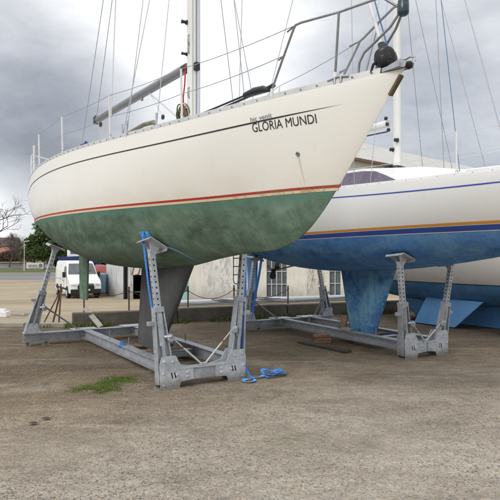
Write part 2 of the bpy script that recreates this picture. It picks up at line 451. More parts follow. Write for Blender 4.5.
n1 = w.noise(2.6, 7, .58, smap((1, 1, 2.6), (.3, .1, .7)), .35)
n2 = w.noise(7.5, 6, .6, smap((1, 1, 2.2), (2.3, 4.1, .2)), .25)
val = w.math('ADD', w.math('MULTIPLY', w.math('SUBTRACT', n1, .5), .80), w.math('MULTIPLY', w.math('SUBTRACT', n2, .5), .46))
val = w.math('ADD', val, .64)
for d, r0, r1, amt in ((px(105, -5), .02, .46, .40), (px(-20, 128), .03, .27, -.52), (px(90, 160), .02, .22, -.32), (px(12, 207), .01, .10, .56), (px(-60, 225), .02, .12, .40),
                       (px(470, 135), .02, .36, -.28), (px(330, 40), .02, .22, -.02), (px(500, -80), .05, .25, .12)):
    val = w.math('ADD', val, w.math('MULTIPLY', blob(d, r0, r1), amt))
cloud = w.ramp(val, [(.10, (2.35, 2.5, 2.85)), (.34, (3.7, 3.88, 4.3)), (.56, (5.3, 5.48, 5.8)), (.78, (6.8, 6.95, 7.15)), (1.0, (8.9, 8.9, 8.9))])
# an overcast sky is brighter towards the zenith
zen = w.math('ADD', w.math('MULTIPLY', w.step(sz[2], .35, 1.0), 1.0), 1.0)
cz = nt.nodes.new('ShaderNodeVectorMath'); cz.operation = 'SCALE'; w.l(cloud, cz.inputs[0]); w.l(zen, cz.inputs['Scale'])
w.l(w.mix(.93, sky.outputs[0], cz.outputs[0]), bg.inputs['Color'])

scene.view_settings.view_transform = 'Standard'; scene.view_settings.look = 'None'; scene.view_settings.gamma = 1
scene.view_settings.exposure = .42; scene.view_settings.use_curve_mapping = False
scene.render.engine = 'CYCLES'

# ------------------------------------------------------------------ terrain
def wall_y(x):                       # far edge of the yard (the sleeper wall)
    if x < -3.8: return 12.55
    return 12.5+(x+3.8)*.40 if x < 9 else 12.5+12.8*.40
KD = [-1e4, .45, 7.5, 26, 52, 75, 92, 116, 122, 700, 5000]; KZ = [0, 0, -.46, -1.52, -1.66, -1.76, -1.98, -2.25, -3.0, -3.2, -3.2]
def gz(x, y):
    d = y-wall_y(x); return float(np.interp(d, KD, KZ))
def at(xp, yp, Y):                   # a point at distance Y seen at photo pixel (xp, yp)
    return Vector(((xp-250)/F*Y, Y, H-(yp-250)/F*Y))

def sheet(name, d0, d1, nd, x0, x1, nx, mat, dz=0.0, edge=0.0, sub=None):
    """part of the terrain between two distances behind the wall line"""
    P = []; fs = []
    for i in range(nd+1):
        d = d0+(d1-d0)*i/nd
        for j in range(nx+1):
            x = x0+(x1-x0)*j/nx; y = wall_y(x)+d
            if edge and i in (0, nd): y += edge*(mnoise.noise(Vector((x*.35, i*3.1, 0)))*1.0+mnoise.noise(Vector((x*1.7, i*3.1, 4)))*.4)
            P.append((x, y, gz(x, y)+dz))
    fs = [(i*(nx+1)+j, i*(nx+1)+j+1, (i+1)*(nx+1)+j+1, (i+1)*(nx+1)+j) for i in range(nd) for j in range(nx)]
    return MB().add(P, fs, 0, True).build(name, mat)

# far ground sheet reaching the horizon
def mat_field():
    t = NT('field_ground'); n = t.noise(.03, 6, .6)
    return t.out(t.ramp(n, [(.35, (.09, .105, .04)), (.55, (.20, .17, .10)), (.7, (.11, .115, .05))]), .95, 0, .1)
def mat_sand():
    t = NT('sandy_gravel'); a = t.noise(.22, 8, .62, t.mapped((.45, 1, 1)), .5); b = t.noise(1.8, 8, .7, t.mapped((.3, 1, 1))); c = t.noise(26, 6, .75)
    f = t.math('ADD', t.math('ADD', t.math('MULTIPLY', a, .5), t.math('MULTIPLY', b, .3)), t.math('MULTIPLY', c, .2))
    col = t.ramp(f, [(.34, (.19, .155, .105)), (.48, (.33, .27, .185)), (.62, (.43, .365, .265)), (.72, (.48, .43, .345))])
    t.bump(c, .4, .02)
    return t.out(col, .95, 0, .1)
def mat_road():
    t = NT('old_asphalt'); a = t.noise(.4, 6, .6, t.mapped((.25, 1, 1))); b = t.noise(30, 4, .7)
    col = t.ramp(t.math('ADD', t.math('MULTIPLY', a, .7), t.math('MULTIPLY', b, .3)), [(.35, (.15, .15, .155)), (.65, (.24, .235, .23))])
    return t.out(col, .9, 0, .2)
def mat_water():
    t = NT('river_water'); t.bump(t.noise(2, 4, .6, t.mapped((.3, 1, 1))), .3, .1)
    return t.out((.10, .115, .12), .18, 0, .6)
M['field'] = mat_field(); M['sand'] = mat_sand(); M['road'] = mat_road(); M['water'] = mat_water()

def mat_yard():
    t = NT('worn_gravel_yard'); p = t.xyz()
    # tone zones: pale dry gravel near the lane, brown damp gravel round the cradles
    n0 = t.noise(.55, 7, .62, None, .6); n1 = t.noise(1.7, 8, .68, t.mapped((.6, 1.2, 1)), .8); n2 = t.noise(6.5, 8, .72, t.mapped((.7, 1.2, 1)))
    edge = t.math('SUBTRACT', p[1], t.math('ADD', t.math('MULTIPLY', p[0], .46), 6.0))
    edge = t.math('ADD', edge, t.math('MULTIPLY', t.math('SUBTRACT', n0, .5), 3.6))
    edge = t.math('ADD', edge, t.math('MULTIPLY', t.math('SUBTRACT', n1, .5), 1.6))
    damp = t.step(edge, -1.8, 2.4)
    f = t.math('ADD', t.math('MULTIPLY', n1, .55), t.math('MULTIPLY', n2, .45))
    pale = t.ramp(f, [(.34, (.25, .22, .18)), (.5, (.345, .312, .262)), (.66, (.43, .40, .345))])
    brown = t.ramp(f, [(.34, (.136, .101, .068)), (.5, (.238, .185, .128)), (.66, (.328, .270, .195))])
    c = t.mix(damp, pale, brown)
    c = t.mix(t.math('MULTIPLY', t.step(edge, .8, 3.6), t.ramp(n0, [(.32, .25), (.62, .75)])), c, (.098, .077, .054))
    # dark mud patches
    md = t.noise(.8, 8, .7, t.mapped((.5, 1, 1), (0, 0, .3)), .9)
    c = t.mix(t.math('MULTIPLY', t.ramp(md, [(.48, 0.0), (.65, .58)]), t.math('ADD', t.math('MULTIPLY', damp, .65), .35)), c, (.082, .066, .048))
    # greenish algae film
    gr = t.noise(1.1, 7, .7, t.mapped((.8, 1, 1), (0, 0, 1)), .4)
    c = t.mix(t.ramp(gr, [(.56, 0.0), (.70, .38)]), c, (.115, .115, .052))
    # pale scrape marks and dried-out wheel tracks
    for rz, sc, lo in ((.25, 1.0, .615), (-.35, 1.4, .63), (1.2, 1.2, .66)):
        s1 = t.noise(2.1*sc, 7, .66, t.mapped((.22, 2.4, 1), (0, 0, rz)), .5)
        c = t.mix(t.ramp(s1, [(lo-.02, 0.0), (lo+.08, .62)]), c, (.44, .415, .365))
    brk = t.ramp(t.noise(2.6, 6, .7, None, .4), [(.38, 0.0), (.6, 1.0)])
    for cx, cy, rad, wd, am in ((-1.6, -4.2, 11.3, .24, .55), (-1.6, -4.2, 12.9, .20, .40), (9.5, 15.0, 11.4, .22, .35), (9.5, 15.0, 12.9, .22, .30)):
        dx = t.math('SUBTRACT', p[0], cx); dy = t.math('SUBTRACT', p[1], cy)
        rr = t.math('SQRT', t.math('ADD', t.math('MULTIPLY', dx, dx), t.math('MULTIPLY', dy, dy)))
        rr = t.math('ADD', rr, t.math('MULTIPLY', t.math('SUBTRACT', n1, .5), .5))
        k = t.math('SUBTRACT', 1.0, t.step(t.math('ABSOLUTE', t.math('SUBTRACT', rr, rad)), wd*.3, wd*1.6))
        c = t.mix(t.math('MULTIPLY', t.math('MULTIPLY', k, brk), am), c, (.37, .345, .295))
    wet = t.noise(.42, 9, .72, t.mapped((.7, 1.3, 1), (0, 0, .4)), .7)
    c = t.mix(t.ramp(wet, [(.50, 0.0), (.63, .34)]), c, (.130, .107, .080))
    # the stones themselves: three sizes of chippings
    wv = t.n('ShaderNodeTexNoise', Scale=11.0, Detail=3.0); t.l(t.obj(), wv.inputs['Vector'])
    sh = t.n('ShaderNodeMix', data_type='VECTOR'); sh.inputs[0].default_value = .035; t.l(t.obj(), sh.inputs[4]); t.l(wv.outputs['Color'], sh.inputs[5])
    vec = sh.outputs[1]
    v1 = t.vor(58, vec, out='Color'); v2 = t.vor(120, vec, out='Color'); v3 = t.vor(27, vec, out='Color')
    def bw(v):
        q = t.n('ShaderNodeRGBToBW'); t.l(v, q.inputs[0]); return q.outputs[0]
    g = t.math('ADD', t.math('ADD', t.math('MULTIPLY', bw(v1), .42), t.math('MULTIPLY', bw(v2), .38)), t.math('MULTIPLY', bw(v3), .20))
    k = t.ramp(g, [(.24, .66), (.42, .91), (.56, 1.05), (.72, 1.28), (.85, 1.55)])
    c = t.mix(.8, c, k, 'MULTIPLY')
    hue = t.vor(58, vec, out='Color')
    c = t.mix(t.ramp(hue, [(.40, 0.0), (.62, .28)]), c, t.mix(1.0, c, (1.28, 1.0, .70), 'MULTIPLY'))
    d1 = t.vor(58, vec, feature='F1', out='Distance'); d2 = t.vor(120, vec, feature='F1', out='Distance')
    hgt = t.math('ADD', t.math('MULTIPLY', d1, -1.0), t.math('MULTIPLY', d2, -.5))
    hgt = t.math('ADD', hgt, t.math('MULTIPLY', n2, 1.2))
    t.bump(hgt, .5, .012)
    return t.out(c, .93, 0, .18)
M['yard'] = mat_yard()

def grid_sheet(name, x0, x1, y0f, y1f, nx, ny, mat, dz, amp=0.0):
    P = []
    for i in range(ny+1):
        for j in range(nx+1):
            x = x0+(x1-x0)*j/nx; a = y0f(x); b = y1f(x); y = a+(b-a)*i/ny
            z = gz(x, y)+dz
            if amp: z += amp*(mnoise.noise(Vector((x*.7, y*.7, 0)))+.5*mnoise.noise(Vector((x*2.1, y*2.1, 3))))
            P.append((x, y, z))
    return MB().add(P, [(i*(nx+1)+j, i*(nx+1)+j+1, (i+1)*(nx+1)+j+1, (i+1)*(nx+1)+j) for i in range(ny) for j in range(nx)], 0, True).build(name, mat)

xs = [-2600, -700, -220, -110, -60, -30, -12, -3.8, 3, 9, 20, 60, 140, 500, 2600]
P = []; ds = [-2400, -300, -60, -20, -6, .45, 3, 7.5, 16, 26, 40, 52, 75, 92, 116, 122, 240, 700, 3200]
for d in ds:
    for x in xs: P.append((x, wall_y(x)+d, gz(x, wall_y(x)+d)-.03))
n = len(xs)
tag(MB().add(P, [(i*n+j, i*n+j+1, (i+1)*n+j+1, (i+1)*n+j) for i in range(len(ds)-1) for j in range(n-1)], 0, False).build('ground', M['field']), kind='structure')
tag(grid_sheet('gravel_yard', -30, 34, lambda x: -14, lambda x: wall_y(x)+.3, 160, 120, M['yard'], .012, .009), kind='structure')
tag(sheet('sandy_lot', .3, 52.5, 60, -70, 60, 60, M['sand'], .004, .12), kind='structure')
tag(sheet('road', 52.0, 72, 8, -160, 60, 40, M['road'], .010, .3), kind='structure')
tag(sheet('pavement', 72.2, 75.0, 2, -160, 60, 40, varied('paving', (.33, .29, .23), .15, 1, .9), .03, .0), kind='structure')
tag(sheet('grass_bank', 75.0, 116, 10, -180, 60, 30, varied('mown_grass', (.115, .125, .052), .35, .5, .95, spec=.1), .012, .3), kind='structure')
tag(sheet('river', 123.5, 178, 4, -300, 100, 20, M['water'], .35), kind='structure')
tag(sheet('far_bank', 178, 330, 6, -400, 200, 20, varied('reed_bank', (.25, .20, .125), .3, .08, .95, spec=.1), .5, 2), kind='structure')

# ---- kerb and sleeper wall at the yard edge
def mat_conc(name, col, v=.35):
    t = NT(name); a = t.noise(3, 8, .7, t.mapped((1, 1, .4))); b = t.noise(18, 6, .75)
    lo = tuple(c*(1-v) for c in col); hi = tuple(c*(1+v) for c in col)
    c = t.ramp(t.math('ADD', t.math('MULTIPLY', a, .65), t.math('MULTIPLY', b, .35)), [(.32, lo), (.5, col), (.68, hi)])
    mo = t.noise(4, 7, .7, t.mapped((1, 1, 2)), .6); c = t.mix(t.ramp(mo, [(.52, 0.0), (.68, .5)]), c, (.075, .085, .035))
    t.bump(b, .5, .02); return t.out(c, .92, 0, .15)
M['conc'] = mat_conc('mossy_concrete', (.155, .142, .118)); M['kerb'] = mat_conc('pale_kerb', (.36, .335, .28), .2)
m = MB()
for i in range(14):
    x0 = -3.9-i*.92; m.box((x0-.45, wall_y(x0)+.1, .03), (.90, .16, .12+.01*(i % 3)), Matrix.Rotation(.01*((i*7) % 5-2), 3, 'Z'), 0, .012)
tag(m.build('kerb', M['kerb']), 'low pale kerb of short stones edging the yard on the left', 'kerb')
m = MB(); x = -3.82; i = 0
while x < 9.3:
    L = 2.35+.2*((i*5) % 3-1); x1 = min(x+L, 9.4); a = Vector((x, wall_y(x)+.13, .14)); b = Vector((x1-.02, wall_y(x1)+.13, .14)); d = (b-a)
    m.box((a+b)/2+Vector((0, 0, .008*((i*3) % 4-1))), (d.length, .24, .335), Matrix.Rotation(math.atan2(d.y, d.x), 3, 'Z'), 0, .02); x = x1; i += 1
tag(m.build('sleeper_wall', M['conc']), 'low mossy wall of long concrete sleepers along the far edge of the yard', 'wall')

# ---- rusty posts on the wall and the chains between them
px_posts = [(84, 289), (129, 287), (188, 286.5), (234, 285.5), (288, 286)]
ptop = []
labels = ['rusty chain post behind the leaning grey plank', 'rusty chain post beside the open shed doorway', 'rusty chain post seen just right of the tall grey fin keel', 'rusty chain post below the boarding ladder', 'rusty chain post in front of the tall dark shed window']
for (xp, yp), lb in zip(px_posts, labels):
    Y = 12.5+((xp-250)/F*13.3+3.8)*.40+.42; top = at(xp, yp, Y)
    m = MB(); m.tube([(0, 0, -.05), (0, 0, top.z-.02)], .017, 8); m.lathe([(.018, top.z-.02), (.021, top.z), (.010, top.z+.010)], None, 8)
    r = empty('chain_post', (top.x, top.y, 0)); tag(r, lb, 'post', 'rusty chain posts')
    m.build('shaft', M['rust'], r); MB().tube([(0, -.03, top.z-.05), (.03, -.035, top.z-.07), (0, -.03, top.z-.1), (-.03, -.035, top.z-.07), (0, -.03, top.z-.05)], .006, 5).build('chain_eye', M['rust'], r)
    ptop.append(Vector((top.x, top.y-.03, top.z-.09)))
def chain(name_label, a, b, sag):
    m = MB(); k = 46; pts = []
    for i in range(k+1):
        f = i/k; pts.append(a.lerp(b, f)-Vector((0, 0, sag*4*f*(1-f))))
    for i in range(k):
        d = (pts[i+1]-pts[i]); e = d.normalized()*.006
        up = Vector((0, 1, 0)) if i % 2 else Vector((0, 0, 1))
        m.bar(pts[i]-e, pts[i+1]+e, .016, .007, up)
    tag(m.build('chain', M['rust']), name_label, 'chain', 'chains between the rusty posts')
chain('slack rusty chain reaching left from the post by the shed doorway', ptop[0], ptop[1], .09)
chain('slack rusty chain passing behind the grey fin keel', ptop[1], ptop[2], .16)
chain('slack rusty chain hung in front of the peeling white wall', ptop[2], ptop[3], .21)
chain('slack rusty chain running towards the tall dark shed window', ptop[3], ptop[4], .2)

# ---- mast lying on trestles behind the wall
a = at(150, 304.5, 14.9); b = at(372, 297.0, 16.4)
r = empty('unstepped_mast', (0, 0, 0)); tag(r, 'long pale aluminium spar lying on blocks behind the sleeper wall', 'mast')
sec = [(.085*math.cos(k*math.pi/9), .088*math.sin(k*math.pi/9)) for k in range(18)]
MB().prism(a, b, sec, smooth=True).build('spar', varied('pale_spar', (.56, .56, .57), .12, 3, .4, .2), r)
for f in (.28, .47): 
    p = a.lerp(b, f); q = p+Vector((.55, -.03, .06))
    MB().bar(p+Vector((-.2, -.07, .05)), q, .05, .03).tube([p+Vector((-.35, -.08, -.02)), p+Vector((-.05, -.08, .10)), q+Vector((.2, 0, -.02))], .014, 6).build('spreader', M['tube_grey'], r)
MB().tube([a+Vector((.4, -.08, .05)), a.lerp(b, .2)+Vector((0, -.09, -.03)), a.lerp(b, .4)+Vector((0, -.09, .02)), a.lerp(b, .62)+Vector((0, -.09, -.05)), a.lerp(b, .9)+Vector((0, -.09, .04))], .008, 5).build('halyard', M['rope_blue'], r)
for f, lb in ((.08, 'timber block under the left end of the spar behind the fin keel'), (.42, 'timber block under the middle of the long pale spar'), (.93, 'timber block under the right end of the long pale spar')):
    p = a.lerp(b, f); g = gz(p.x, p.y); hh = p.z-.065-g
    tag(MB().box((p.x, p.y, g+hh/2), (.35, .3, hh), None, 0, .01).build('timber_block', M['wood_dark']), lb, 'block', 'blocks under the spar')

# ------------------------------------------------------------------ sheds
def mat_peel(name, base, under, lo, stretch=(1, 1, .35), scale=2.2):
    t = NT(name); v = t.mapped(stretch)
    a = t.noise(scale, 9, .72, v, .5); b = t.noise(scale*5, 6, .75, t.mapped((1, 1, .25)))
    f = t.math('ADD', t.math('MULTIPLY', a, .65), t.math('MULTIPLY', b, .35))
    col = t.ramp(t.noise(.8, 5, .6), [(.3, tuple(c*.82 for c in base)), (.7, base)])
    c = t.mix(t.ramp(f, [(lo, 0.0), (lo+.07, .9)]), col, under)
    z = t.xyz()[2]; gm = t.math('SUBTRACT', 1.0, t.step(t.math('ADD', z, t.math('MULTIPLY', t.math('SUBTRACT', a, .5), 2.2)), -1.5, -.35))
    c = t.mix(t.math('MULTIPLY', gm, .55), c, (.21, .20, .165))
    dr = t.noise(2.5, 6, .7, t.mapped((2.5, 2.5, .12))); c = t.mix(t.ramp(dr, [(.54, 0.0), (.70, .5)]), c, tuple(x*.62 for x in base))
    cr_ = t.vor(1.1, t.mapped((1, 1, .8)), feature='DISTANCE_TO_EDGE', out='Distance'); c = t.mix(t.ramp(cr_, [(.0, .5), (.014, 0.0)]), c, under)
    t.bump(b, .3, .01); return t.out(c, .85, 0, .2)
M['peel'] = mat_peel('peeling_whitewash', (.74, .73, .69), (.40, .39, .37), .485)
M['peel_door'] = mat_peel('peeling_door_paint', (.66, .67, .66), (.36, .38, .40), .50, scale=3.2)
M['cream_wall'] = mat_peel('stained_cream_render', (.71, .69, .62), (.48, .45, .39), .55)
M['flake'] = mat_peel('flaking_panel', (.68, .655, .57), (.22, .21, .185), .50, scale=3)
M['roof_grey'] = varied('grey_roof_sheet', (.48, .47, .44), .10, .6, .85, stretch=(6, .4, .4))
M['glass'] = varied('dusty_glass', (.10, .115, .125), .3, 3, .3, 0, spec=.6)
M['frame_grey'] = varied('grey_window_frame', (.42, .44, .46), .1, 6, .6)
M['turq'] = varied('turquoise_door_paint', (.26, .50, .52), .15, 4, .6)

YW = 36.6; ZB = -1.55
def X_(xp, Y=YW): return (xp-250)/F*Y
def Z_(yp, Y=YW): return H-(yp-250)/F*Y
r = empty('shed', (0, 0, 0)); tag(r, 'long whitewashed boat shed with peeling paint, tall windows and an open dark doorway', 'shed')
TOP = 4.5
def wallbox(name, x0, x1, z0, z1, mat, y=YW, th=.3):
    return MB().box(((x0+x1)/2, y+th/2, (z0+z1)/2), (abs(x1-x0), th, z1-z0)).build(name, mat, r)
dx0, dx1 = X_(131.5), X_(144)              # doorway
wallbox('wall', dx1, X_(181), ZB, TOP, M['cream_wall'])
wallbox('lintel', dx0, dx1, Z_(275), TOP, M['cream_wall'])
wallbox('wall', X_(189), X_(203), ZB, TOP, M['cream_wall'])
wallbox('wall', X_(203), X_(247), ZB, TOP, M['peel'])
wallbox('wall', X_(247), X_(266.5), ZB, TOP, M['cream_wall'], YW-.02)
wallbox('wall', X_(287), X_(307), ZB, TOP, M['cream_wall'], YW-.01)
wallbox('wall', X_(307), X_(329.5), ZB, TOP, M['flake'])
wallbox('wall', X_(341), X_(420), ZB, TOP, M['cream_wall'])
for (a0, a1, s0, s1, nxp, nyp) in ((266.5, 287, 297, 246, 4, 4), (329.5, 341, 296, 246, 2, 4)):
    x0, x1, z0, z1 = X_(a0), X_(a1), Z_(s0), Z_(s1)
    wallbox('wall', x0, x1, ZB, z0, M['cream_wall']); wallbox('wall', x0, x1, z1, TOP, M['cream_wall'])
    m = MB()
    for k in range(nxp+1): m.box((x0+(x1-x0)*k/nxp, YW+.1, (z0+z1)/2), (.055, .09, z1-z0))
    for k in range(nyp+1): m.box(((x0+x1)/2, YW+.095, z0+(z1-z0)*k/nyp), (x1-x0, .08, .05))
    fo = m.build('window', M['frame_grey'], r)
    MB().box(((x0+x1)/2, YW+.16, (z0+z1)/2), (x1-x0, .012, z1-z0)).build('pane', M['glass'], fo)
x0, x1 = X_(181), X_(189)                  # turquoise side door
wallbox('wall', x0, x1, Z_(272), TOP, M['cream_wall'])
d = MB().box(((x0+x1)/2, YW+.12, (ZB+Z_(272))/2), (x1-x0, .06, Z_(272)-ZB)).build('door', M['turq'], r)
MB().box(((x0+x1)/2, YW+.08, Z_(285)), (.24, .04, .8)).build('pane', M['glass'], d)
MB().box((x1-.08, YW+.06, Z_(293)), (.04, .06, .12)).build('handle', M['tube_grey'], d)
# red and white girders over the doorway, interior and roof
m = MB()
for k in range(4): m.bar((dx0+.02+k*.2, YW-.03, Z_(275)), (dx0+.02+(k+1)*.2, YW-.03, Z_(275)+.75*((k+1) % 2)+.05), .05, .05, (0, 1, 0))
m.build('gate_lattice', varied('dull_red_paint', (.22, .07, .06), .2, 5, .8), r)
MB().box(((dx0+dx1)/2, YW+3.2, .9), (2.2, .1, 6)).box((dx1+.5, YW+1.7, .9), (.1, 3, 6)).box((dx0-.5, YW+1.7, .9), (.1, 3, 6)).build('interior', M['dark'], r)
MB().box(((dx0+dx1)/2, YW+.9, ZB+.55), (.7, .4, .06)).box(((dx0+dx1)/2, YW+1, ZB+.3), (.1, .1, .6)).build('workbench', M['wood_grey'], r)
# angled end wing with the white peeling panel
pa = at(107.8, 294.6, 42.0); pb = at(131.6, 298.8, YW); pa.z = pb.z = ZB-.1
n_ = Vector((pb.y-pa.y, -(pb.x-pa.x), 0))
MB().plate([pa, pb, pb+Vector((0, 0, TOP-ZB+.1)), pa+Vector((0, 0, TOP-ZB+.1))], n_, .2).build('wing_wall', M['peel_door'], r)
# roof of the white shed, back wall
xl, xr = X_(131.5), X_(420)
MB().plate([(xl-.3, YW-.3, TOP), (xr+.3, YW-.3, TOP), (xr+.3, YW+5, TOP+1.0), (xl-.3, YW+5, TOP+1.0)], (0, -.2, 1), .08).plate([(xl-.3, YW+10.3, TOP), (xl-.3, YW+5, TOP+1.0), (xr+.3, YW+5, TOP+1.0), (xr+.3, YW+10.3, TOP)], (0, .2, 1), .08).build('roof', M['roof_grey'], r)
MB().box(((xl+xr)/2, YW+10, 1.4), (xr-xl, .25, 6.2)).box((xr-.13, YW+5.15, 1.4), (.25, 9.4, 6.2)).box((xl+.13, YW+6.6, 1.4), (.25, 6.6, 6.2)).build('wall', M['peel'], r)

# bigger grey shed behind: the roof slope shows between the two bows
B = at(372, 145.5, 62); Cc = at(480, 169.2, 80); Bz = B.z
r = empty('warehouse', (0, 0, 0)); tag(r, 'big grey warehouse whose pale sheet roof rises behind the two bows', 'warehouse')
dirv = (Cc-B); dirv.z = 0; dirv.normalize(); nv = Vector((dirv.y, -dirv.x, 0))
if nv.y > 0: nv = -nv
R0 = B-dirv*13.5; R1 = Cc.copy(); R0.z = Bz; R1.z = Cc.z
E0 = R0+nv*6; E1 = R1+nv*6; E0.z = R0.z-3.2; E1.z = R1.z-3.2
G0 = R0-nv*6; G1 = R1-nv*6; G0.z = E0.z; G1.z = E1.z
m = MB(); cn = (R1-R0).cross(E0-R0)
k = 90
for q0, q1 in ((E0, E1), (G0, G1)):
    P = []
    for i in range(2*k+1):
        f = i/(2*k); up = Vector((0, 0, .05 if i % 2 else 0.0)); P += [R0.lerp(R1, f)+up, q0.lerp(q1, f)+up]
    m.add(P, [(2*i, 2*i+1, 2*i+3, 2*i+2) for i in range(2*k)], 0)
m.build('roof', M['roof_grey'], r)
MB().bar(E0-Vector((0, 0, .1)), E1-Vector((0, 0, .1)), .2, .22).build('gutter', varied('brown_gutter', (.20, .13, .085), .2, 3, .8), r)
wc = varied('warehouse_cladding', (.52, .50, .45), .1, .5, .85, stretch=(5, 5, .3))
for q0, q1 in ((E0, E1), (G0, G1)):
    q0 = q0-((q0-R0)*.04); q1 = q1-((q1-R1)*.04)
    MB().add([Vector((q0.x, q0.y, -3.4)), Vector((q1.x, q1.y, -3.4)), Vector((q1.x, q1.y, q1.z-.1)), Vector((q0.x, q0.y, q0.z-.1))], [(0, 1, 2, 3)]).build('wall', wc, r)
gc = varied('gable_cladding', (.50, .49, .45), .1, .5, .85, stretch=(5, 5, .3))
for q0, q1, q2 in ((E0, G0, R0), (E1, G1, R1)):
    MB().add([Vector((q0.x, q0.y, -3.4)), Vector((q1.x, q1.y, -3.4)), q1-Vector((0, 0, .1)), q2-Vector((0, 0, .1)), q0-Vector((0, 0, .1))], [(0, 1, 2, 3, 4)]).build('wall', gc, r)

# ------------------------------------------------------------------ boats
P1 = [58.7529, -0.642, 7.3256, 2.1569, 3.4536, 2.6624, -5.8004, 2.9992, 2.9976, 3.0062, 2.9095, 0.319, 0.6882, 1.1184, 1.1783, 0.9256, 1.6245, 1.404, 1.5218, 2.0816, 1.2566, 1.6122, 3.1951, 3.6238, 0.8524, 0.8034, 0.3779, 0.3421, 0.3653]
P2 = [60.4906, 2.6673, 9.0964, 1.9257, 4.1793, 3.1601, -5.9334, 2.708, 2.5936, 2.6614, 2.7428, 0.415, 0.8877, 1.1139, 1.2559, 1.0995, 1.6209, 1.3398, 1.3033, 1.8424, 1.2993, 1.7152, 2.6739, 2.826, 0.8464, 0.7627, 0.4572, 0.4351, 0.1397, 0.0208]
P3 = [57.0, 5.05, 12.6, 0.95, 4.7, 3.9, -3.3, 2.05, 1.9, 1.85, 1.85, .42, .85, 1.12, 1.15, .9, .72, .5, .45, .62, 1.3, 1.7, 2.6, 2.8, .85, .76, .46, .44, .12]
h1, h2, h3 = Hull(P1), Hull(P2), Hull(P3)
def L(x, s, z): return Vector((x, -s, z))
def boat_root(h, name): return empty(name, h.o, -h.th)
def edge(h, x, inset=.03, dz=0.0, sg=1):
    zs, b, *_ = h.st(x); return L(x, sg*(max(b-inset, 0)), zs+dz)

# ===== the green-bottomed yacht =====
b1 = boat_root(h1, 'sailing_yacht'); tag(b1, 'cream yacht with green bottom and red waterline, GLORIA MUNDI lettered on its bow', 'yacht')
make_hull(h1, b1, M['gel'], M['green_af'], 110, 50)
deck(h1, b1, M['white'])
toe_rail(h1, b1, M['alu'], 3.25, -5.75, .05, 54, slotmat=M['tube_grey'])
ribbon(h1, 'cove_stripe', b1, M['ink'], lambda x: h1.st(x)[0]-.168+.0-.009*(1 if x < 2.2 else max(0, (2.92-x)/.72)), lambda x: h1.st(x)[0]-.168+.005*(1 if x < 2.2 else max(0, (2.92-x)/.72)), 2.92, -5.79, 140)
stem_x = lambda z: h1.xb-(h1.st(h1.xb)[0]-z)/(h1.st(h1.xb)[0]-h1.zwl)*(h1.xb-h1.xwl)
ribbon(h1, 'boot_stripe', b1, M['red_stripe'], lambda x: 2.183, lambda x: 2.207, 2.715, -5.79, 140)
ribbon(h1, 'water_line', b1, M['cream_stripe'], lambda x: 2.158, lambda x: 2.183, 2.690, -5.79, 140)
foil('keel', b1, M['keel_grey'], (-.12, -1.93), (-1.2, -2.12), 1.50, .22, .20, .13)
foil('rudder', b1, M['green_af'], (-4.80, -5.50), (-4.86, -5.42), 1.95, .68, .13, .08)

# lettering on the bow, laid on the curved topside
def lettering(h, name, text, root, mat, xa, xb, za0, zb0, za1, zb1, off=.004, bold=0.0):
    cu = bpy.data.curves.new('lettering', 'FONT'); cu.body = text; cu.size = 1; cu.resolution_u = 4; cu.offset = bold
    t = bpy.data.objects.new('lettering_curve', cu); COL.objects.link(t)
    bpy.context.view_layer.update()
    me = bpy.data.meshes.new_from_object(t.evaluated_get(bpy.context.evaluated_depsgraph_get()))
    bpy.data.objects.remove(t); bpy.data.curves.remove(cu)
    V = np.array([v.co[:] for v in me.vertices]); lo = V.min(0); hi = V.max(0)
    base = 0.0 if text.isupper() else lo[1]
    for v in me.vertices:
        u = (v.co.x-lo[0])/(hi[0]-lo[0]); w_ = (v.co.y-base)/(hi[1]-base)
        x = xa+(xb-xa)*u; z0 = za0+(zb0-za0)*u; z1 = za1+(zb1-za1)*u; z = z0+(z1-z0)*w_
        n_ = h.nrm(x, z); v.co = Vector((x, -h.half(x, z), z))+n_*off
    me.materials.append(mat); me.name = name
    o = bpy.data.objects.new(name, me); COL.objects.link(o); o.parent = root; return o
lettering(h1, 'name_lettering', 'GLORIA MUNDI', b1, M['ink'], 1.935, 2.645, 2.741, 2.719, 2.822, 2.795)
lettering(h1, 'small_lettering', 'hic venit', b1, M['ink_grey'], 1.925, 2.185, 2.838, 2.838, 2.878, 2.880, .006)

# drain fitting and weep stain
p = L(2.396, h1.half(2.396, 2.491), 2.491); nn = h1.nrm(2.396, 2.491); Mq = nn.to_track_quat('Z', 'Y').to_matrix()
MB().lathe([(.020, -.004), (.022, .006), (.014, .012), (.013, .004)], Mq, 14, 0, p).build('drain_fitting', M['tube_grey'], b1)
P = []
for i in range(13):
    z = 2.475-i*.02; wd = .010*(1-i/14)
    for dx in (-wd, wd):
        n_ = h1.nrm(2.396+dx, z); P.append(L(2.396+dx, h1.half(2.396+dx, z), z)+n_*.0015)
MB().add(P, [(2*i, 2*i+1, 2*i+3, 2*i+2) for i in range(12)]).build('weep_stain', varied('yellow_stain', (.66, .61, .50), .06, 8, .5), b1)
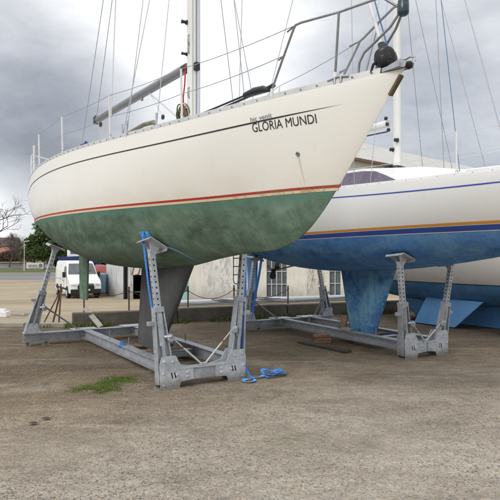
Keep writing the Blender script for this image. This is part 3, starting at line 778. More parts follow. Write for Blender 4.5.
# stem plate, bow roller, cleats
MB().bar((stem_x(2.955)+.006, 0, 2.955), (stem_x(2.83)+.006, 0, 2.83), .036, .022, (1, 0, .6)).build('stem_plate', varied('bronze_plate', (.12, .095, .06), .3, 10, .5, .3), b1)
br = MB()
for s_ in (-.04, .04): br.plate([L(3.32, s_, 3.005), L(3.49, s_, 2.995), L(3.505, s_, 3.03), L(3.45, s_, 3.065), L(3.32, s_, 3.045)], (0, 1, 0), .006)
br.box(L(3.36, 0, 3.02), (.18, .12, .03))
bro = br.build('bow_roller', M['steel'], b1)
MB().lathe([(.032, -.038), (.022, -.012), (.022, .012), (.032, .038)], Matrix.Rotation(R(90), 3, 'X'), 14, 0, L(3.46, 0, 3.025)).build('roller', M['black_rub'], bro)
MB().tube([L(3.47, .03, 3.045), L(3.55, .05, 3.045), L(3.60, .055, 3.03), L(3.605, .055, 3.0)], .006, 6).build('locking_pin', M['tube_grey'], bro)
for sg in (1, -1):
    m = MB(); m.tube([L(2.98, sg*.14, 3.04), L(2.88, sg*.165, 3.055), L(2.78, sg*.19, 3.04)], .010, 7).tube([L(2.91, sg*.158, 3.0), L(2.91, sg*.158, 3.05)], .012, 6).tube([L(2.85, sg*.172, 3.0), L(2.85, sg*.172, 3.05)], .012, 6)
    m.build('mooring_cleat', M['steel'], b1)

# furler drum with its black cover
f0 = Vector((3.285, 0, 3.03)); f1 = Vector((-.05, 0, 12.3)); fd = (f1-f0).normalized(); Mf = fd.to_track_quat('Z', 'Y').to_matrix()
fd_ = MB().lathe([(.02, .03), (.060, .035), (.078, .055), (.082, .085), (.080, .115), (.074, .135), (.079, .145), (.070, .165), (.045, .185), (.032, .195), (.030, .235), (.016, .245)], Mf, 22, 0, f0).build('furler_drum', M['black'], b1)
MB().tube([f0+Vector((-.02, -.07, .085)), f0+Vector((-.09, -.075, .05)), f0+Vector((-.12, -.07, .0)), f0+Vector((-.085, -.055, -.02)), f0+Vector((-.02, -.02, .02))], .011, 7).build('line_guide', M['black'], fd_)
MB().lathe([(.082, .06), (.087, .075), (.087, .12), (.082, .135)], Mf, 8, 0, f0).build('drum_cage', M['black_rub'], fd_)
MB().tube([f0+fd*.24, f1], .015, 10).build('forestay', M['wire_white'], b1)
MB().tube([f0+fd*.2+Vector((.025, .03, 0)), f0+fd*3+Vector((.045, .05, 0)), f0+fd*9.3+Vector((.05, .05, 0))], .006, 6).build('furling_line', M['rope_blue'], b1)

# pulpit
zt = 3.535
for sg in (1, -1):
    m = MB()
    m.tube([L(2.178, sg*.345, 3.0), L(2.19, sg*.345, 3.09)], .0165, 8, 1).tube([L(2.83, sg*.155, 2.99), L(2.84, sg*.157, 3.10)], .0165, 8, 1)
    m.tube([L(2.19, sg*.345, 3.09), L(2.36, sg*.352, 3.30), L(2.53, sg*.36, 3.50), L(2.56, sg*.358, zt), L(2.62, sg*.345, zt+.005), L(2.95, sg*.21, zt+.008), L(3.20, sg*.125, zt+.02), L(3.30, sg*.10, zt+.02), L(3.335, sg*.085, zt), L(3.41, sg*.02, 3.46)], .0105, 8)
    m.tube([L(2.84, sg*.157, 3.10), L(2.95, sg*.212, zt+.006)], .0105 if sg > 0 else .007, 8)
    m.tube([L(3.035, sg*.09, 2.99), L(3.055, sg*.092, 3.13), L(3.10, sg*.082, 3.20), L(3.33, sg*.03, 3.335), L(3.41, sg*.012, 3.42)], .0105, 8)
    m.build('pulpit', [M['tube_grey'], M['white']], b1)
nl = MB().lathe([(.026, 3.395), (.040, 3.405), (.043, 3.42), (.043, 3.485), (.040, 3.49), (.042, 3.495), (.038, 3.51), (.012, 3.515)], None, 20, 0, (3.435, 0, 0)).build('navigation_light', M['nav'], b1)
MB().box((3.41, 0, 3.43), (.03, .05, .05)).build('light_bracket', M['tube_grey'], nl)

# stanchions and guard wires
sx = [.86, -.62, -2.13, -3.55]
for sg in (1, -1):
    tops = [L(2.56, sg*.358, zt)]; mids = [L(2.40, sg*.353, 3.33)]
    for x in sx:
        a = edge(h1, x, .035, .0, sg); t_ = a+Vector((0, sg*-.012, .575)); tops.append(t_); mids.append(a.lerp(t_, .54))
        o = MB().tube([a, t_], .0125, 8).build('stanchion', M['wire_white'], b1)
        MB().lathe([(.03, 0), (.028, .02), (.018, .03), (.018, .09)], None, 10, 0, a-Vector((0, 0, .005))).build('socket', M['steel'], o)
    for x, hh in ((-4.45, .56), (-5.35, .56)):
        a = edge(h1, x, .05, 0, sg); t_ = a+Vector((0, 0, hh)); tops.append(t_); mids.append(a.lerp(t_, .54))
    m = MB(); e1 = edge(h1, -3.72, .045, 0, sg)
    m.tube([edge(h1, -4.45, .05, 0, sg), tops[-2]], .016, 8).tube([edge(h1, -5.35, .05, 0, sg), tops[-1]], .0145, 8).tube([tops[-2], tops[-1], Vector((-5.74, sg*-.55, tops[-1].z)), Vector((-5.76, 0, tops[-1].z))], .0125, 8)
    m.build('pushpit', M['wire_white'], b1)
    for nm, pts in (('guard_wire', tops), ('guard_wire', mids)):
        m = MB()
        for i in range(len(pts)-1):
            q = [pts[i].lerp(pts[i+1], k/6)-Vector((0, 0, .02*(k/6)*(1-k/6)*4)) for k in range(7)]; m.tube(q, .0035, 5)
        m.build(nm, M['wire'], b1)
    MB().tube([tops[0], tops[0]-Vector((.13, sg*-.01, .012))], .008, 6).tube([mids[0], mids[0]-Vector((.11, sg*-.01, .01))], .008, 6).build('turnbuckle', M['tube_grey'], b1)

# mast, boom and their fittings
MX = -.15
sec = [(.092*math.cos(k*math.pi/12), .070*math.sin(k*math.pi/12)) for k in range(24)]
mast = MB().prism((MX, 0, 2.98), (MX, 0, 12.4), [(v, u) for u, v in sec], up=(1, 0, 0), smooth=True).build('mast', M['mast_white'], b1)
MB().box((MX-.098, 0, 7.7), (.018, .022, 9.0)).build('sail_track', M['alu'], mast)
for z, sg, rr in ((4.52, 1, .026), (4.12, 1, .02)):
    MB().lathe([(rr*1.2, 0), (rr*1.2, .012), (rr*.75, .03), (rr*.75, .06), (rr*1.05, .075), (rr*.6, .08)], Matrix.Rotation(R(90), 3, 'X'), 14, 0, (MX-.03, -.066, z)).build('winch', M['black'], mast)
for z in (4.28, 4.18, 3.62):
    MB().tube([(MX+.03, -.064, z-.07), (MX+.035, -.084, z-.05), (MX+.035, -.087, z+.05), (MX+.03, -.064, z+.07)], .007, 6).build('cleat', M['tube_grey'], mast)
goose = MB().lathe([(.05, -.05), (.07, -.03), (.07, .03), (.05, .05)], None, 12, 0, (MX-.14, -.0, 3.985)).box((MX-.2, -.01, 3.985), (.12, .10, .09), None, 0, .01).build('gooseneck', M['black'], mast)
MB().box((MX+.11, .0, 3.94), (.06, .07, .10), None, 0, .01).build('mast_clamp', M['black'], mast)
B0 = L(MX-.18, .01, 3.985); B1 = L(-3.66, .17, 3.935)
bsec = [(.046*math.cos(k*math.pi/9), .060*math.sin(k*math.pi/9)) for k in range(18)]
boom = MB().prism(B0, B1, bsec, smooth=True).build('boom', M['boom'], b1)
MB().bar(B0.lerp(B1, .02)+Vector((0, 0, .065)), B0.lerp(B1, .98)+Vector((0, 0, .065)), .022, .02).build('boom_track', M['alu'], boom)
MB().box(B1+Vector((-.04, 0, 0)), (.10, .10, .13), None, 0, .015).tube([B1+Vector((-.09, 0, .02)), B1+Vector((-.13, 0, .07)), B1+Vector((-.09, 0, .10))], .008, 6).build('boom_end', M['black'], boom)
MB().box(B0.lerp(B1, .42)+Vector((0, 0, -.075)), (.05, .03, .05), None, 0, .006).build('vang_eye', M['tube_grey'], boom)
vp = B0.lerp(B1, .33)-Vector((0, 0, .07))
mv = MB().tube([vp, L(MX-.10, .03, 3.22)], .007, 6).tube([vp+Vector((.03, -.02, 0)), L(MX-.10, -.03, 3.20)], .007, 6).tube([vp, vp.lerp(L(MX-.1, .0, 3.2), .36)+Vector((0, -.02, -.13))], .005, 6)
vang = mv.build('vang_rope', M['rope_white'], b1)
MB().lathe([(.012, -.015), (.035, -.012), (.035, .012), (.012, .015)], Matrix.Rotation(R(90), 3, 'X'), 14, 0, vp.lerp(L(MX-.1, 0, 3.2), .38)+Vector((0, -.02, -.15))).build('block', M['black'], vang)
me_ = B0.lerp(B1, .95); md = L(-3.5, .05, 3.05)
ms = MB()
for k in range(4): ms.tube([me_+Vector((.02*k-.03, .015*(k-1.5), -.06)), md+Vector((.02*k-.03, .03*(k-1.5), .06))], .0055, 5)
msh = ms.build('mainsheet', M['rope_white'], b1)
MB().lathe([(.015, -.02), (.04, -.016), (.04, .016), (.015, .02)], Matrix.Rotation(R(90), 3, 'X'), 14, 0, me_-Vector((0, 0, .11))).lathe([(.015, -.02), (.04, -.016), (.04, .016), (.015, .02)], Matrix.Rotation(R(90), 3, 'X'), 14, 0, md+Vector((0, 0, .08))).build('block', M['black'], msh)
wire('topping_lift', b1, B1+Vector((-.02, 0, .07)), (MX-.1, 0, 12.3), .0055, M['wire'])
# standing rigging
CP = L(.0, .80, 3.02); CPp = L(.0, -.80, 3.02)
for sg in (1, -1):
    wire('lower_shroud', b1, L(-.42, sg*.83, 3.02), (MX, -sg*.06, 7.3), .005, M['wire'])
    wire('lower_shroud', b1, L(.35, sg*.70, 3.02), (MX, -sg*.06, 7.3), .005, M['wire'])
    tip = L(MX-.1, sg*.86, 7.35)
    sp = MB().tube([L(MX, sg*.05, 7.3), tip], .022, 8, 0, .014).build('spreader', M['alu'], mast)
    MB().tube([L(-.62, sg*.92, 3.02), tip, L(MX, sg*.05, 12.2)], .0075, 6).build('cap_shroud', M['wire_white'], b1)
    MB().tube([L(-.18, sg*.86, 3.02), L(MX-.05, sg*.06, 9.4)], .005, 5).build('intermediate_shroud', M['wire'], b1)
    for x, s_ in ((-.42, .83), (.35, .70), (-.62, .92), (-.18, .86)):
        MB().tube([L(x, sg*s_, 2.99), L(x-.002, sg*s_*.998, 3.2)], .011, 6).build('rigging_screw', M['steel'], b1)
wire('backstay', b1, L(-5.72, 0, 2.95), (MX-.08, 0, 12.35), .006, M['wire'])
for k, (sx_, sy_) in enumerate(((.085, .05), (.07, -.06), (.10, .0))):
    MB().tube([(MX+sx_, -sy_, 3.1), (MX+sx_*.9, -sy_, 12.2)], .005, 5).build('halyard', M[('rope_white', 'wire', 'rope_blue')[k]], mast)
MB().tube([(MX-.11, -.05, 4.02), (MX-.10, -.07, 3.75), (MX-.12, -.08, 3.6), (MX-.09, -.09, 3.45), (MX-.12, -.09, 3.32), (MX-.13, -.1, 3.2)], .010, 7).build('halyard_tail', M['rope_red'], mast)
# low coachroof, hidden behind the topsides from here
m = MB(); Pq = [(1.2, .28), (.2, .42), (-1.4, .62), (-3.0, .62)]
ring = [(x, -s_) for x, s_ in Pq]+[(x, s_) for x, s_ in reversed(Pq)]
nq = len(ring); V = [Vector((x, y, 2.99)) for x, y in ring]+[Vector((x*.97-.03, y*.88, 3.13 if x > 0 else 3.17)) for x, y in ring]
m.add(V, [(i, (i+1) % nq, nq+(i+1) % nq, nq+i) for i in range(nq)]+[tuple(range(nq, 2*nq))]); m.build('coachroof', M['white'], b1, bevel=.02)

def placed(o, root): o.location = root.location; o.rotation_euler = root.rotation_euler; return o
def on_deck(m, name, mats, label, cat, root=b1):
    o = m.build(name, mats); placed(o, root); return tag(o, label, cat)
# gear lying on the deck
m = MB(); m.tube([L(.72, .50, 3.07), L(1.78, .34, 3.14)], .010, 7).tube([L(1.2, .42, 3.07), L(1.85, .33, 3.12)], .012, 7)
m.tube([L(1.72, .35, 3.135), L(1.86, .325, 3.145), L(1.98, .305, 3.14), L(2.06, .29, 3.12)], [.030, .040, .036, .02], 10)
m.tube([L(2.0, .30, 3.13), L(2.12, .28, 3.15)], .022, 8)
on_deck(m, 'boat_hook', M['black'], 'black boat hook lying along the foredeck of the green bottomed yacht', 'boat hook')
m = MB(); rr = random.Random(3)
for k in range(16):
    cx, cs, cz = MX-.12+rr.uniform(-.03, .05), .05+rr.uniform(-.02, .06), 3.36+rr.uniform(-.03, .03); ra = rr.uniform(.07, .13); rot = rr.uniform(-.5, .5); tl = rr.uniform(-.3, .3)
    pts = [L(cx+ra*math.cos(q)*math.cos(rot), cs+ra*.25*math.sin(q+tl)+.05*math.sin(rot), cz+ra*.95*math.sin(q)) for q in np.linspace(0, 2*math.pi, 19)]
    m.tube(pts, .009, 6, (0, 1, 3, 1, 2)[k % 5])
m.tube([L(MX-.12, .05, 3.02), L(MX-.12, .05, 3.36)], .06, 8, 3)
on_deck(m, 'rope_coil', [M['rope_red'], M['rope_green'], M['rope_white'], M['black']], 'tangled bundle of red, olive and white ropes at the foot of the mast', 'ropes')
m = MB(); m.tube([L(-.95, .86, 3.035), L(-.7, .80, 3.055), L(-.35, .74, 3.10), L(-.05, .70, 3.135), L(.18, .66, 3.13), L(.22, .655, 3.09)], .026, 9)
on_deck(m, 'hose', M['hose'], 'olive hose lying along the side deck below the boom', 'hose')
m = MB(); P = []
for i in range(15):
    for j in range(9):
        x = -1.75+.48*i/14; s_ = .92+.14*j/8; hgt = .17*math.sin(math.pi*i/14)**.6*math.sin(math.pi*j/8)**.5*(.7+.5*mnoise.noise(Vector((i*.5, j*.5, 1))))
        P.append(L(x, s_, 3.0+hgt))
m.add(P, [(i*9+j, i*9+j+1, i*9+10+j, i*9+9+j) for i in range(14) for j in range(8)], 0, True)
on_deck(m, 'cloth', M['bluecloth'], 'crumpled navy blue cloth at the deck edge towards the stern', 'cloth')

# ===== the blue-bottomed yacht =====
b2 = boat_root(h2, 'sailing_yacht'); tag(b2, 'white yacht with blue bottom and orange and blue waterline bands, propped behind the other yacht', 'yacht')
make_hull(h2, b2, M['gel_cool'], M['blue_af'], 100, 46)
deck(h2, b2, M['white'])
toe_rail(h2, b2, M['white'], 3.9, -5.85, .035, 40, slotmat=M['alu'])
w2 = h2.wl
ribbon(h2, 'water_line', b2, M['white_line'], lambda x: w2(x)+.001, lambda x: w2(x)+.012, 3.15, -5.92, 120)
ribbon(h2, 'blue_band', b2, M['blue_stripe'], lambda x: w2(x)+.012, lambda x: w2(x)+.080, 3.2, -5.92, 120)
ribbon(h2, 'orange_band', b2, M['orange_stripe'], lambda x: w2(x)+.090, lambda x: w2(x)+.124, 3.22, -5.92, 120)
ribbon(h2, 'cove_stripe', b2, M['cove_blue'], lambda x: h2.st(x)[0]-.137-.014*min(1, max(0, (3.2-x)/1.5))+.02*(x < -9), lambda x: h2.st(x)[0]-.137+.004, 3.6, -5.92, 120)
foil('keel', b2, M['blue_keel'], (-.55, -2.05), (-1.08, -1.76), 1.42, .21, .19, .12)
foil('rudder', b2, M['blue_af'], (-5.05, -5.60), (-5.12, -5.50), 1.75, .52, .11, .07)
# shaft, strut and propeller under the stern
sp0 = Vector((-3.35, -.02, 1.36)); sp1 = Vector((-4.35, -.02, 1.20))
po = MB().tube([sp0, sp1], .016, 8).build('propeller_shaft', varied('bronze_shaft', (.28, .13, .055), .25, 10, .5, .4), b2)
m = MB(); m.lathe([(.02, -.06), (.04, -.04), (.045, .04), (.02, .09)], Matrix.Rotation(R(90), 3, 'Y'), 12, 0, sp1)
for k in range(3):
    a = k*2.094+.4; d = Vector((0, math.cos(a), math.sin(a))); e = Vector((.06, -math.sin(a)*.05, math.cos(a)*.05))
    m.plate([sp1+d*.03-e*.5, sp1+d*.13-e, sp1+d*.19-e*.3, sp1+d*.18+e*.5, sp1+d*.12+e, sp1+d*.03+e*.5], d.cross(e), .010)
m.build('propeller', M['black'], po)
MB().plate([(-4.05, -.02, 1.5), (-4.25, -.02, 1.5), (-4.28, -.02, 1.22), (-4.18, -.02, 1.22)], (0, 1, 0), .02).build('shaft_strut', M['black'], b2)
# boarding ladder hanging off the transom
m = MB(); lx = -6.02
for s_ in (-.12, .12): m.tube([L(lx, s_+.0, 2.6), L(lx, s_, .93), L(lx, s_*.85, .86), L(lx, s_*.5, .83)], .011, 7)
m.tube([L(lx, -.06, .83), L(lx, .06, .83)], .011, 7)
for z in (1.05, 1.25, 1.45, 1.65, 1.85, 2.1): m.tube([L(lx, -.12, z), L(lx, .12, z)], .012, 7)
m.build('boarding_ladder', M['black'], b2)
# coachroof with its tinted window
m = MB(); q = [(1.55, .40), (.6, .62), (-.6, .74), (-2.6, .80), (-4.0, .78)]
ring = [(x, -s_) for x, s_ in q]+[(x, s_) for x, s_ in reversed(q)]; nq = len(ring)
zt_ = {1.55: 2.67, .6: 2.83, -.6: 2.94, -2.6: 2.98, -4.0: 2.98}
V = [Vector((x, y, h2.st(x)[0]-.02)) for x, y in ring]+[Vector((x-.06, y*.86, zt_[x])) for x, y in ring]
m.add(V, [(i, (i+1) % nq, nq+(i+1) % nq, nq+i) for i in range(nq)])
k = len(q)
m.add(V[nq:], [(i, i+1, nq-2-i, nq-1-i) for i in range(k-1)])
cr = m.build('coachroof', M['white'], b2, bevel=.03)
def crs(x, f):                 # a point on the starboard coachroof side, f = 0 foot .. 1 roof
    xs_ = [a for a, _ in q][::-1]; s0 = float(np.interp(x, xs_, [b for _, b in q][::-1])); z1 = float(np.interp(x, xs_, [zt_[a] for a in xs_])); z0 = h2.st(x)[0]-.02
    return (x-.06*f, s0*(1-.14*f), z0+(z1-z0)*f)
for sg in (1, -1):
    P = []
    for x, f0_, f1_ in ((.10, .30, .36), (-.10, .27, .62), (-.32, .24, .84), (-.598, .22, .86), (-.602, .22, .86), (-1.2, .22, .86), (-1.7, .22, .80)):
        for f_ in (f0_, f1_): x_, s_, z_ = crs(x, f_); P.append(L(x_, sg*(s_+.008), z_+.006))
    MB().add(P, [(2*i, 2*i+1, 2*i+3, 2*i+2) for i in range(6)]).build('cabin_window', varied('tinted_window', (.13, .105, .15), .35, 5, .22, 0, spec=.6, stretch=(1.5, 1, .6)), cr)
for x in (-1.02, -1.10, -1.2, -1.28):
    a = edge(h2, x, .2, .0); MB().tube([a, a+Vector((.0, -.01, .24+.05*math.sin(x*40)))], .010, 6).build('winch_handle' if x == -1.2 else 'fender_peg', M['tube_grey'], b2)
# rig
mast2 = MB().prism((-.56, 0, 2.9), (-.56, 0, 12.5), [(v*.80, u*.80) for u, v in sec], up=(1, 0, 0), smooth=True).build('mast', M['mast_white'], b2)
MB().box((-.56-.078, 0, 7.7), (.016, .02, 9)).build('sail_track', M['alu'], mast2)
MB().bar((-.64, .045, 3.2), (-.64, .045, 7.2), .03, .02, (1, 0, 0)).build('conduit', M['alu'], mast2)
g2 = Vector((-.70, 0, 3.72))
for dz in (-.10, 0, .1): MB().lathe([(.015, -.014), (.032, -.012), (.032, .012), (.015, .014)], Matrix.Rotation(R(90), 3, 'X'), 12, 0, g2+Vector((-.03-dz*.3, -.06, dz))).build('halyard_block', M['black'], mast2)
MB().lathe([(.036, 0), (.036, .01), (.022, .02), (.022, .045), (.032, .055), (.015, .06)], Matrix.Rotation(R(90), 3, 'X'), 14, 0, (-.6, -.05, 3.28)).build('winch', M['black'], mast2)
MB().lathe([(.036, 0), (.036, .01), (.022, .02), (.022, .045), (.032, .055), (.015, .06)], Matrix.Rotation(R(90), 3, 'X'), 14, 0, (-.5, -.05, 3.42)).build('winch', M['black'], mast2)
MB().lathe([(.09, 2.93), (.10, 2.96), (.07, 3.02)], None, 14, 0, (-.56, 0, 0)).box((-.70, -.05, 3.0), (.1, .1, .08), None, 0, .01).build('mast_step', M['black'], mast2)
bb0 = g2+Vector((-.05, 0, .02)); bb1 = Vector((-4.1, -.10, 3.74))
bo2 = MB().prism(bb0, bb1, bsec, smooth=True).build('boom', M['mast_white'], b2)
MB().tube([bb0+Vector((0, -.04, -.14)), bb0.lerp(bb1, .3)+Vector((0, -.06, -.12))], .012, 6).build('reefing_line', M['black'], bo2)
for sg in (1, -1):
    tip = L(-.65, sg*.9, 7.0)
    MB().tube([L(-.56, sg*.05, 6.95), tip], .02, 8, 0, .013).build('spreader', M['alu'], mast2)
    MB().tube([L(-.45, sg*.98, 2.6), tip, L(-.56, sg*.05, 12.3)], .006, 6).build('cap_shroud', M['wire'], b2)
    wire('lower_shroud', b2, L(-.15, sg*.93, 2.6), L(-.56, sg*.06, 6.9), .005, M['wire'])
    wire('lower_shroud', b2, L(-.85, sg*.93, 2.6), L(-.56, sg*.06, 6.9), .005, M['wire'])
    tops = []; mids = []
    for x in (3.3, 2.12, 1.36, -.9, -2.6, -4.2, -5.6):
        a = edge(h2, x, .04, 0, sg); t_ = a+Vector((0, sg*-.01, .56 if x < 3 else .6)); tops.append(t_); mids.append(a.lerp(t_, .5))
        if x != 2.12: 
            o = MB().tube([a, t_], .0125, 8).build('stanchion', M['white'], b2); MB().lathe([(.03, 0), (.028, .02), (.018, .03), (.018, .07)], None, 10, 0, a-Vector((0, 0, .005))).build('socket', M['steel'], o)
    for pts in (tops, mids):
        m = MB()
        for i in range(len(pts)-1): m.tube([pts[i].lerp(pts[i+1], k_/4)-Vector((0, 0, .05*(k_/4)*(1-k_/4))) for k_ in range(5)], .004, 5)
        m.build('guard_wire', M['wire_white'], b2)
    a = edge(h2, 2.15, .04, 0, sg); MB().tube([a, a+Vector((0, 0, .12))], .012, 7).build('fairlead_post', M['white'], b2)
fs2 = Vector((3.95, 0, 2.75)); MB().tube([fs2, Vector((-.5, 0, 12.4))], .016, 8).build('forestay', M['wire_white'], b2)
wire('inner_forestay', b2, L(1.55, .0, 2.72), L(-.5, 0, 9.5), .007, M['wire'])
m = MB(); m.tube([L(1.56, .02, 2.78), L(1.55, .02, 2.86), L(1.54, .01, 2.98), L(1.52, 0, 3.1)], [.012, .03, .02, .01], 8); m.build('rigging_screw', M['black'], b2)
wire('baby_stay', b2, L(.9, -.35, 2.72), L(-.5, 0, 8.2), .005, M['wire']); wire('spinnaker_halyard', b2, L(2.4, -.15, 2.68), L(-.48, 0, 12.2), .005, M['wire'])
wire('jib_halyard', b2, L(1.1, .45, 2.66), L(-.48, -.02, 11.6), .0055, M['rope_blue'])
wire('backstay', b2, L(-5.85, 0, 2.7), L(-.6, 0, 12.4), .006, M['wire'])
m = MB(); m.tube([L(1.25, .50, 2.70), L(1.95, .36, 2.70)], .016, 8); m.box(L(1.98, .34, 2.70), (.10, .05, .07), None, 1, .01); m.tube([L(1.9, .36, 2.72), L(2.04, .33, 2.75)], .02, 7, 1)
on_deck(m, 'whisker_pole', [M['white'], M['black']], 'white pole with a black end fitting lying on the deck of the blue bottomed yacht', 'pole', b2)

# ===== the third hull =====
b3 = boat_root(h3, 'sailing_yacht'); tag(b3, 'weathered white hull with blue bottom and pale blue bilge keels standing low at the right', 'yacht')
make_hull(h3, b3, M['gel_old'], M['navy_af'], 80, 40)
deck(h3, b3, M['white'])
ribbon(h3, 'water_line', b3, M['ink'], lambda x: .951, lambda x: .966, 3.8, -3.29, 80)
foil('keel', b3, M['mid_blue'], (2.6, -2.4), (1.3, -1.9), .62, .02, .26, .20)
for sg in (1, -1):
    pl = [L(-1.0, sg*.70, .62), L(.43, sg*.70, .60), L(-.16, sg*.82, .035), L(-1.25, sg*.82, .035)]
    MB().plate(pl, (0, 1, .12*sg), .06).build('bilge_keel', M['light_blue'], b3, bevel=.012)
m = MB(); a = edge(h3, 3.4, .04, .0); 
for sg in (1, -1):
    tp = []
    for x in (3.4, 1.6, 0, -1.6, -3.1): a = edge(h3, x, .04, 0, sg); m.tube([a, a+Vector((0, 0, .5))], .012, 7); tp.append(a+Vector((0, 0, .5)))
    m.tube(tp, .005, 5)
m.build('guard_rail', M['wire_white'], b3)

# ------------------------------------------------------------------ cradles
def post(root, h, base, px_, ps, face, sleeve=.56):
    """telescopic leg from the cradle beam to a pad on the hull"""
    s0 = base[1]; z = h.zat(px_, abs(ps)); sg = 1 if ps > 0 else -1
    n_ = h.nrm(px_, z); n_ = Vector((n_.x, n_.y*sg, n_.z)); n_ = (n_*.62+Vector((0, 0, -.38))).normalized()
    pad = L(px_, ps, z)+n_*.022
    b0 = L(base[0], s0, base[2]); top = pad+n_*.07+Vector((0, 0, -.02))
    ax = (top-b0); ln = ax.length; ax.normalize()
    inner = Vector((0, sg, 0))
    side = Vector((1, 0, 0))
    m = MB(); e = b0+ax*ln*sleeve
    for k in (-1, 1):                      # two tapering flanges and a web
        m.bar(b0+Vector((0, k*.105, 0)), e+Vector((0, k*.054, 0)), .016, .12, (1, 0, 0), 0, .016, .10)
    m.bar(b0+Vector((.0, 0, 0)), e, .205, .012, (1, 0, 0), 0, .10, .012)
    m.bar(b0+Vector((.03, 0, 0)), b0+ax*ln*sleeve*.9+Vector((.03, 0, 0)), .04, .05, (1, 0, 0), 0, .035, .05)
    m.bar(e-ax*.05, e+ax*.012, .125, .115, (1, 0, 0))
    m.bar(b0+ax*ln*sleeve*.80, b0+ax*ln*sleeve*.80+Vector((0, -sg*.15, 0)), .05, .05, (0, 0, 1))
    m.tube([b0+ax*ln*sleeve*.62+Vector((.05, sg*.03, 0)), b0+ax*ln*sleeve*.62+Vector((.11, sg*.10, .01))], .022, 8)
    m.lathe([(.03, -.02), (.045, -.015), (.045, .015), (.03, .02)], Matrix.Rotation(R(90), 3, 'Y'), 12, 0, b0+ax*ln*sleeve*.60+Vector((.08, sg*.095, 0)))
    po = m.build('post', M['galv'], root, bevel=.004)
    t = MB(); i0 = b0+ax*ln*sleeve*.5
    t.bar(i0, top, .072, .072, (1, 0, 0))
    u, v = Vector((1, 0, 0)), Vector((0, 1, 0)); nh = 9
    for k in range(nh):
        c = e.lerp(top, .06+.86*k/nh)
        for d in (u*.0365, v*.0365, -v*.0365, -u*.0365):
            t.lathe([(.011, -.001), (.011, .0012)], d.to_track_quat('Z', 'Y').to_matrix(), 10, 1, c+d)
    t.build('inner_tube', [M['galv_light'], M['dark']], po, bevel=.004)
    Mq = n_.to_track_quat('Z', 'X').to_matrix()
    pm = MB(); pm.box(pad+n_*.022, (.02, .02, .02), Mq)
    ux = Vector((1, 0, 0)); ux = (ux-n_*ux.dot(n_)).normalized(); uy = n_.cross(ux)
    c = pad+n_*.028
    pm.plate([c+ux*.18+uy*.12, c-ux*.18+uy*.12, c-ux*.18-uy*.12, c+ux*.18-uy*.12], n_, .012)
    for k in (-1, 1): pm.plate([c+ux*.05*k+uy*.085, c+ux*.05*k-uy*.085, top+ux*.042*k-uy*.035-ax*.05, top+ux*.042*k+uy*.035-ax*.05], ux, .010)
    # downturned lip along the outboard edge
    for sgn in (1, -1): pm.plate([c+ux*.18+uy*.12*sgn, c-ux*.18+uy*.12*sgn, c-ux*.16+uy*.135*sgn+n_*.035, c+ux*.16+uy*.135*sgn+n_*.035], uy, .008)
    pp = pm.build('pad', M['galv_light'], po)
    MB().plate([pad+n_*.011+ux*.165+uy*.095, pad+n_*.011-ux*.165+uy*.095, pad+n_*.011-ux*.165-uy*.095, pad+n_*.011+ux*.165-uy*.095], n_, .020).build('rubber_face', M['black_rub'], pp)
    return b0, e, top, ax, ln

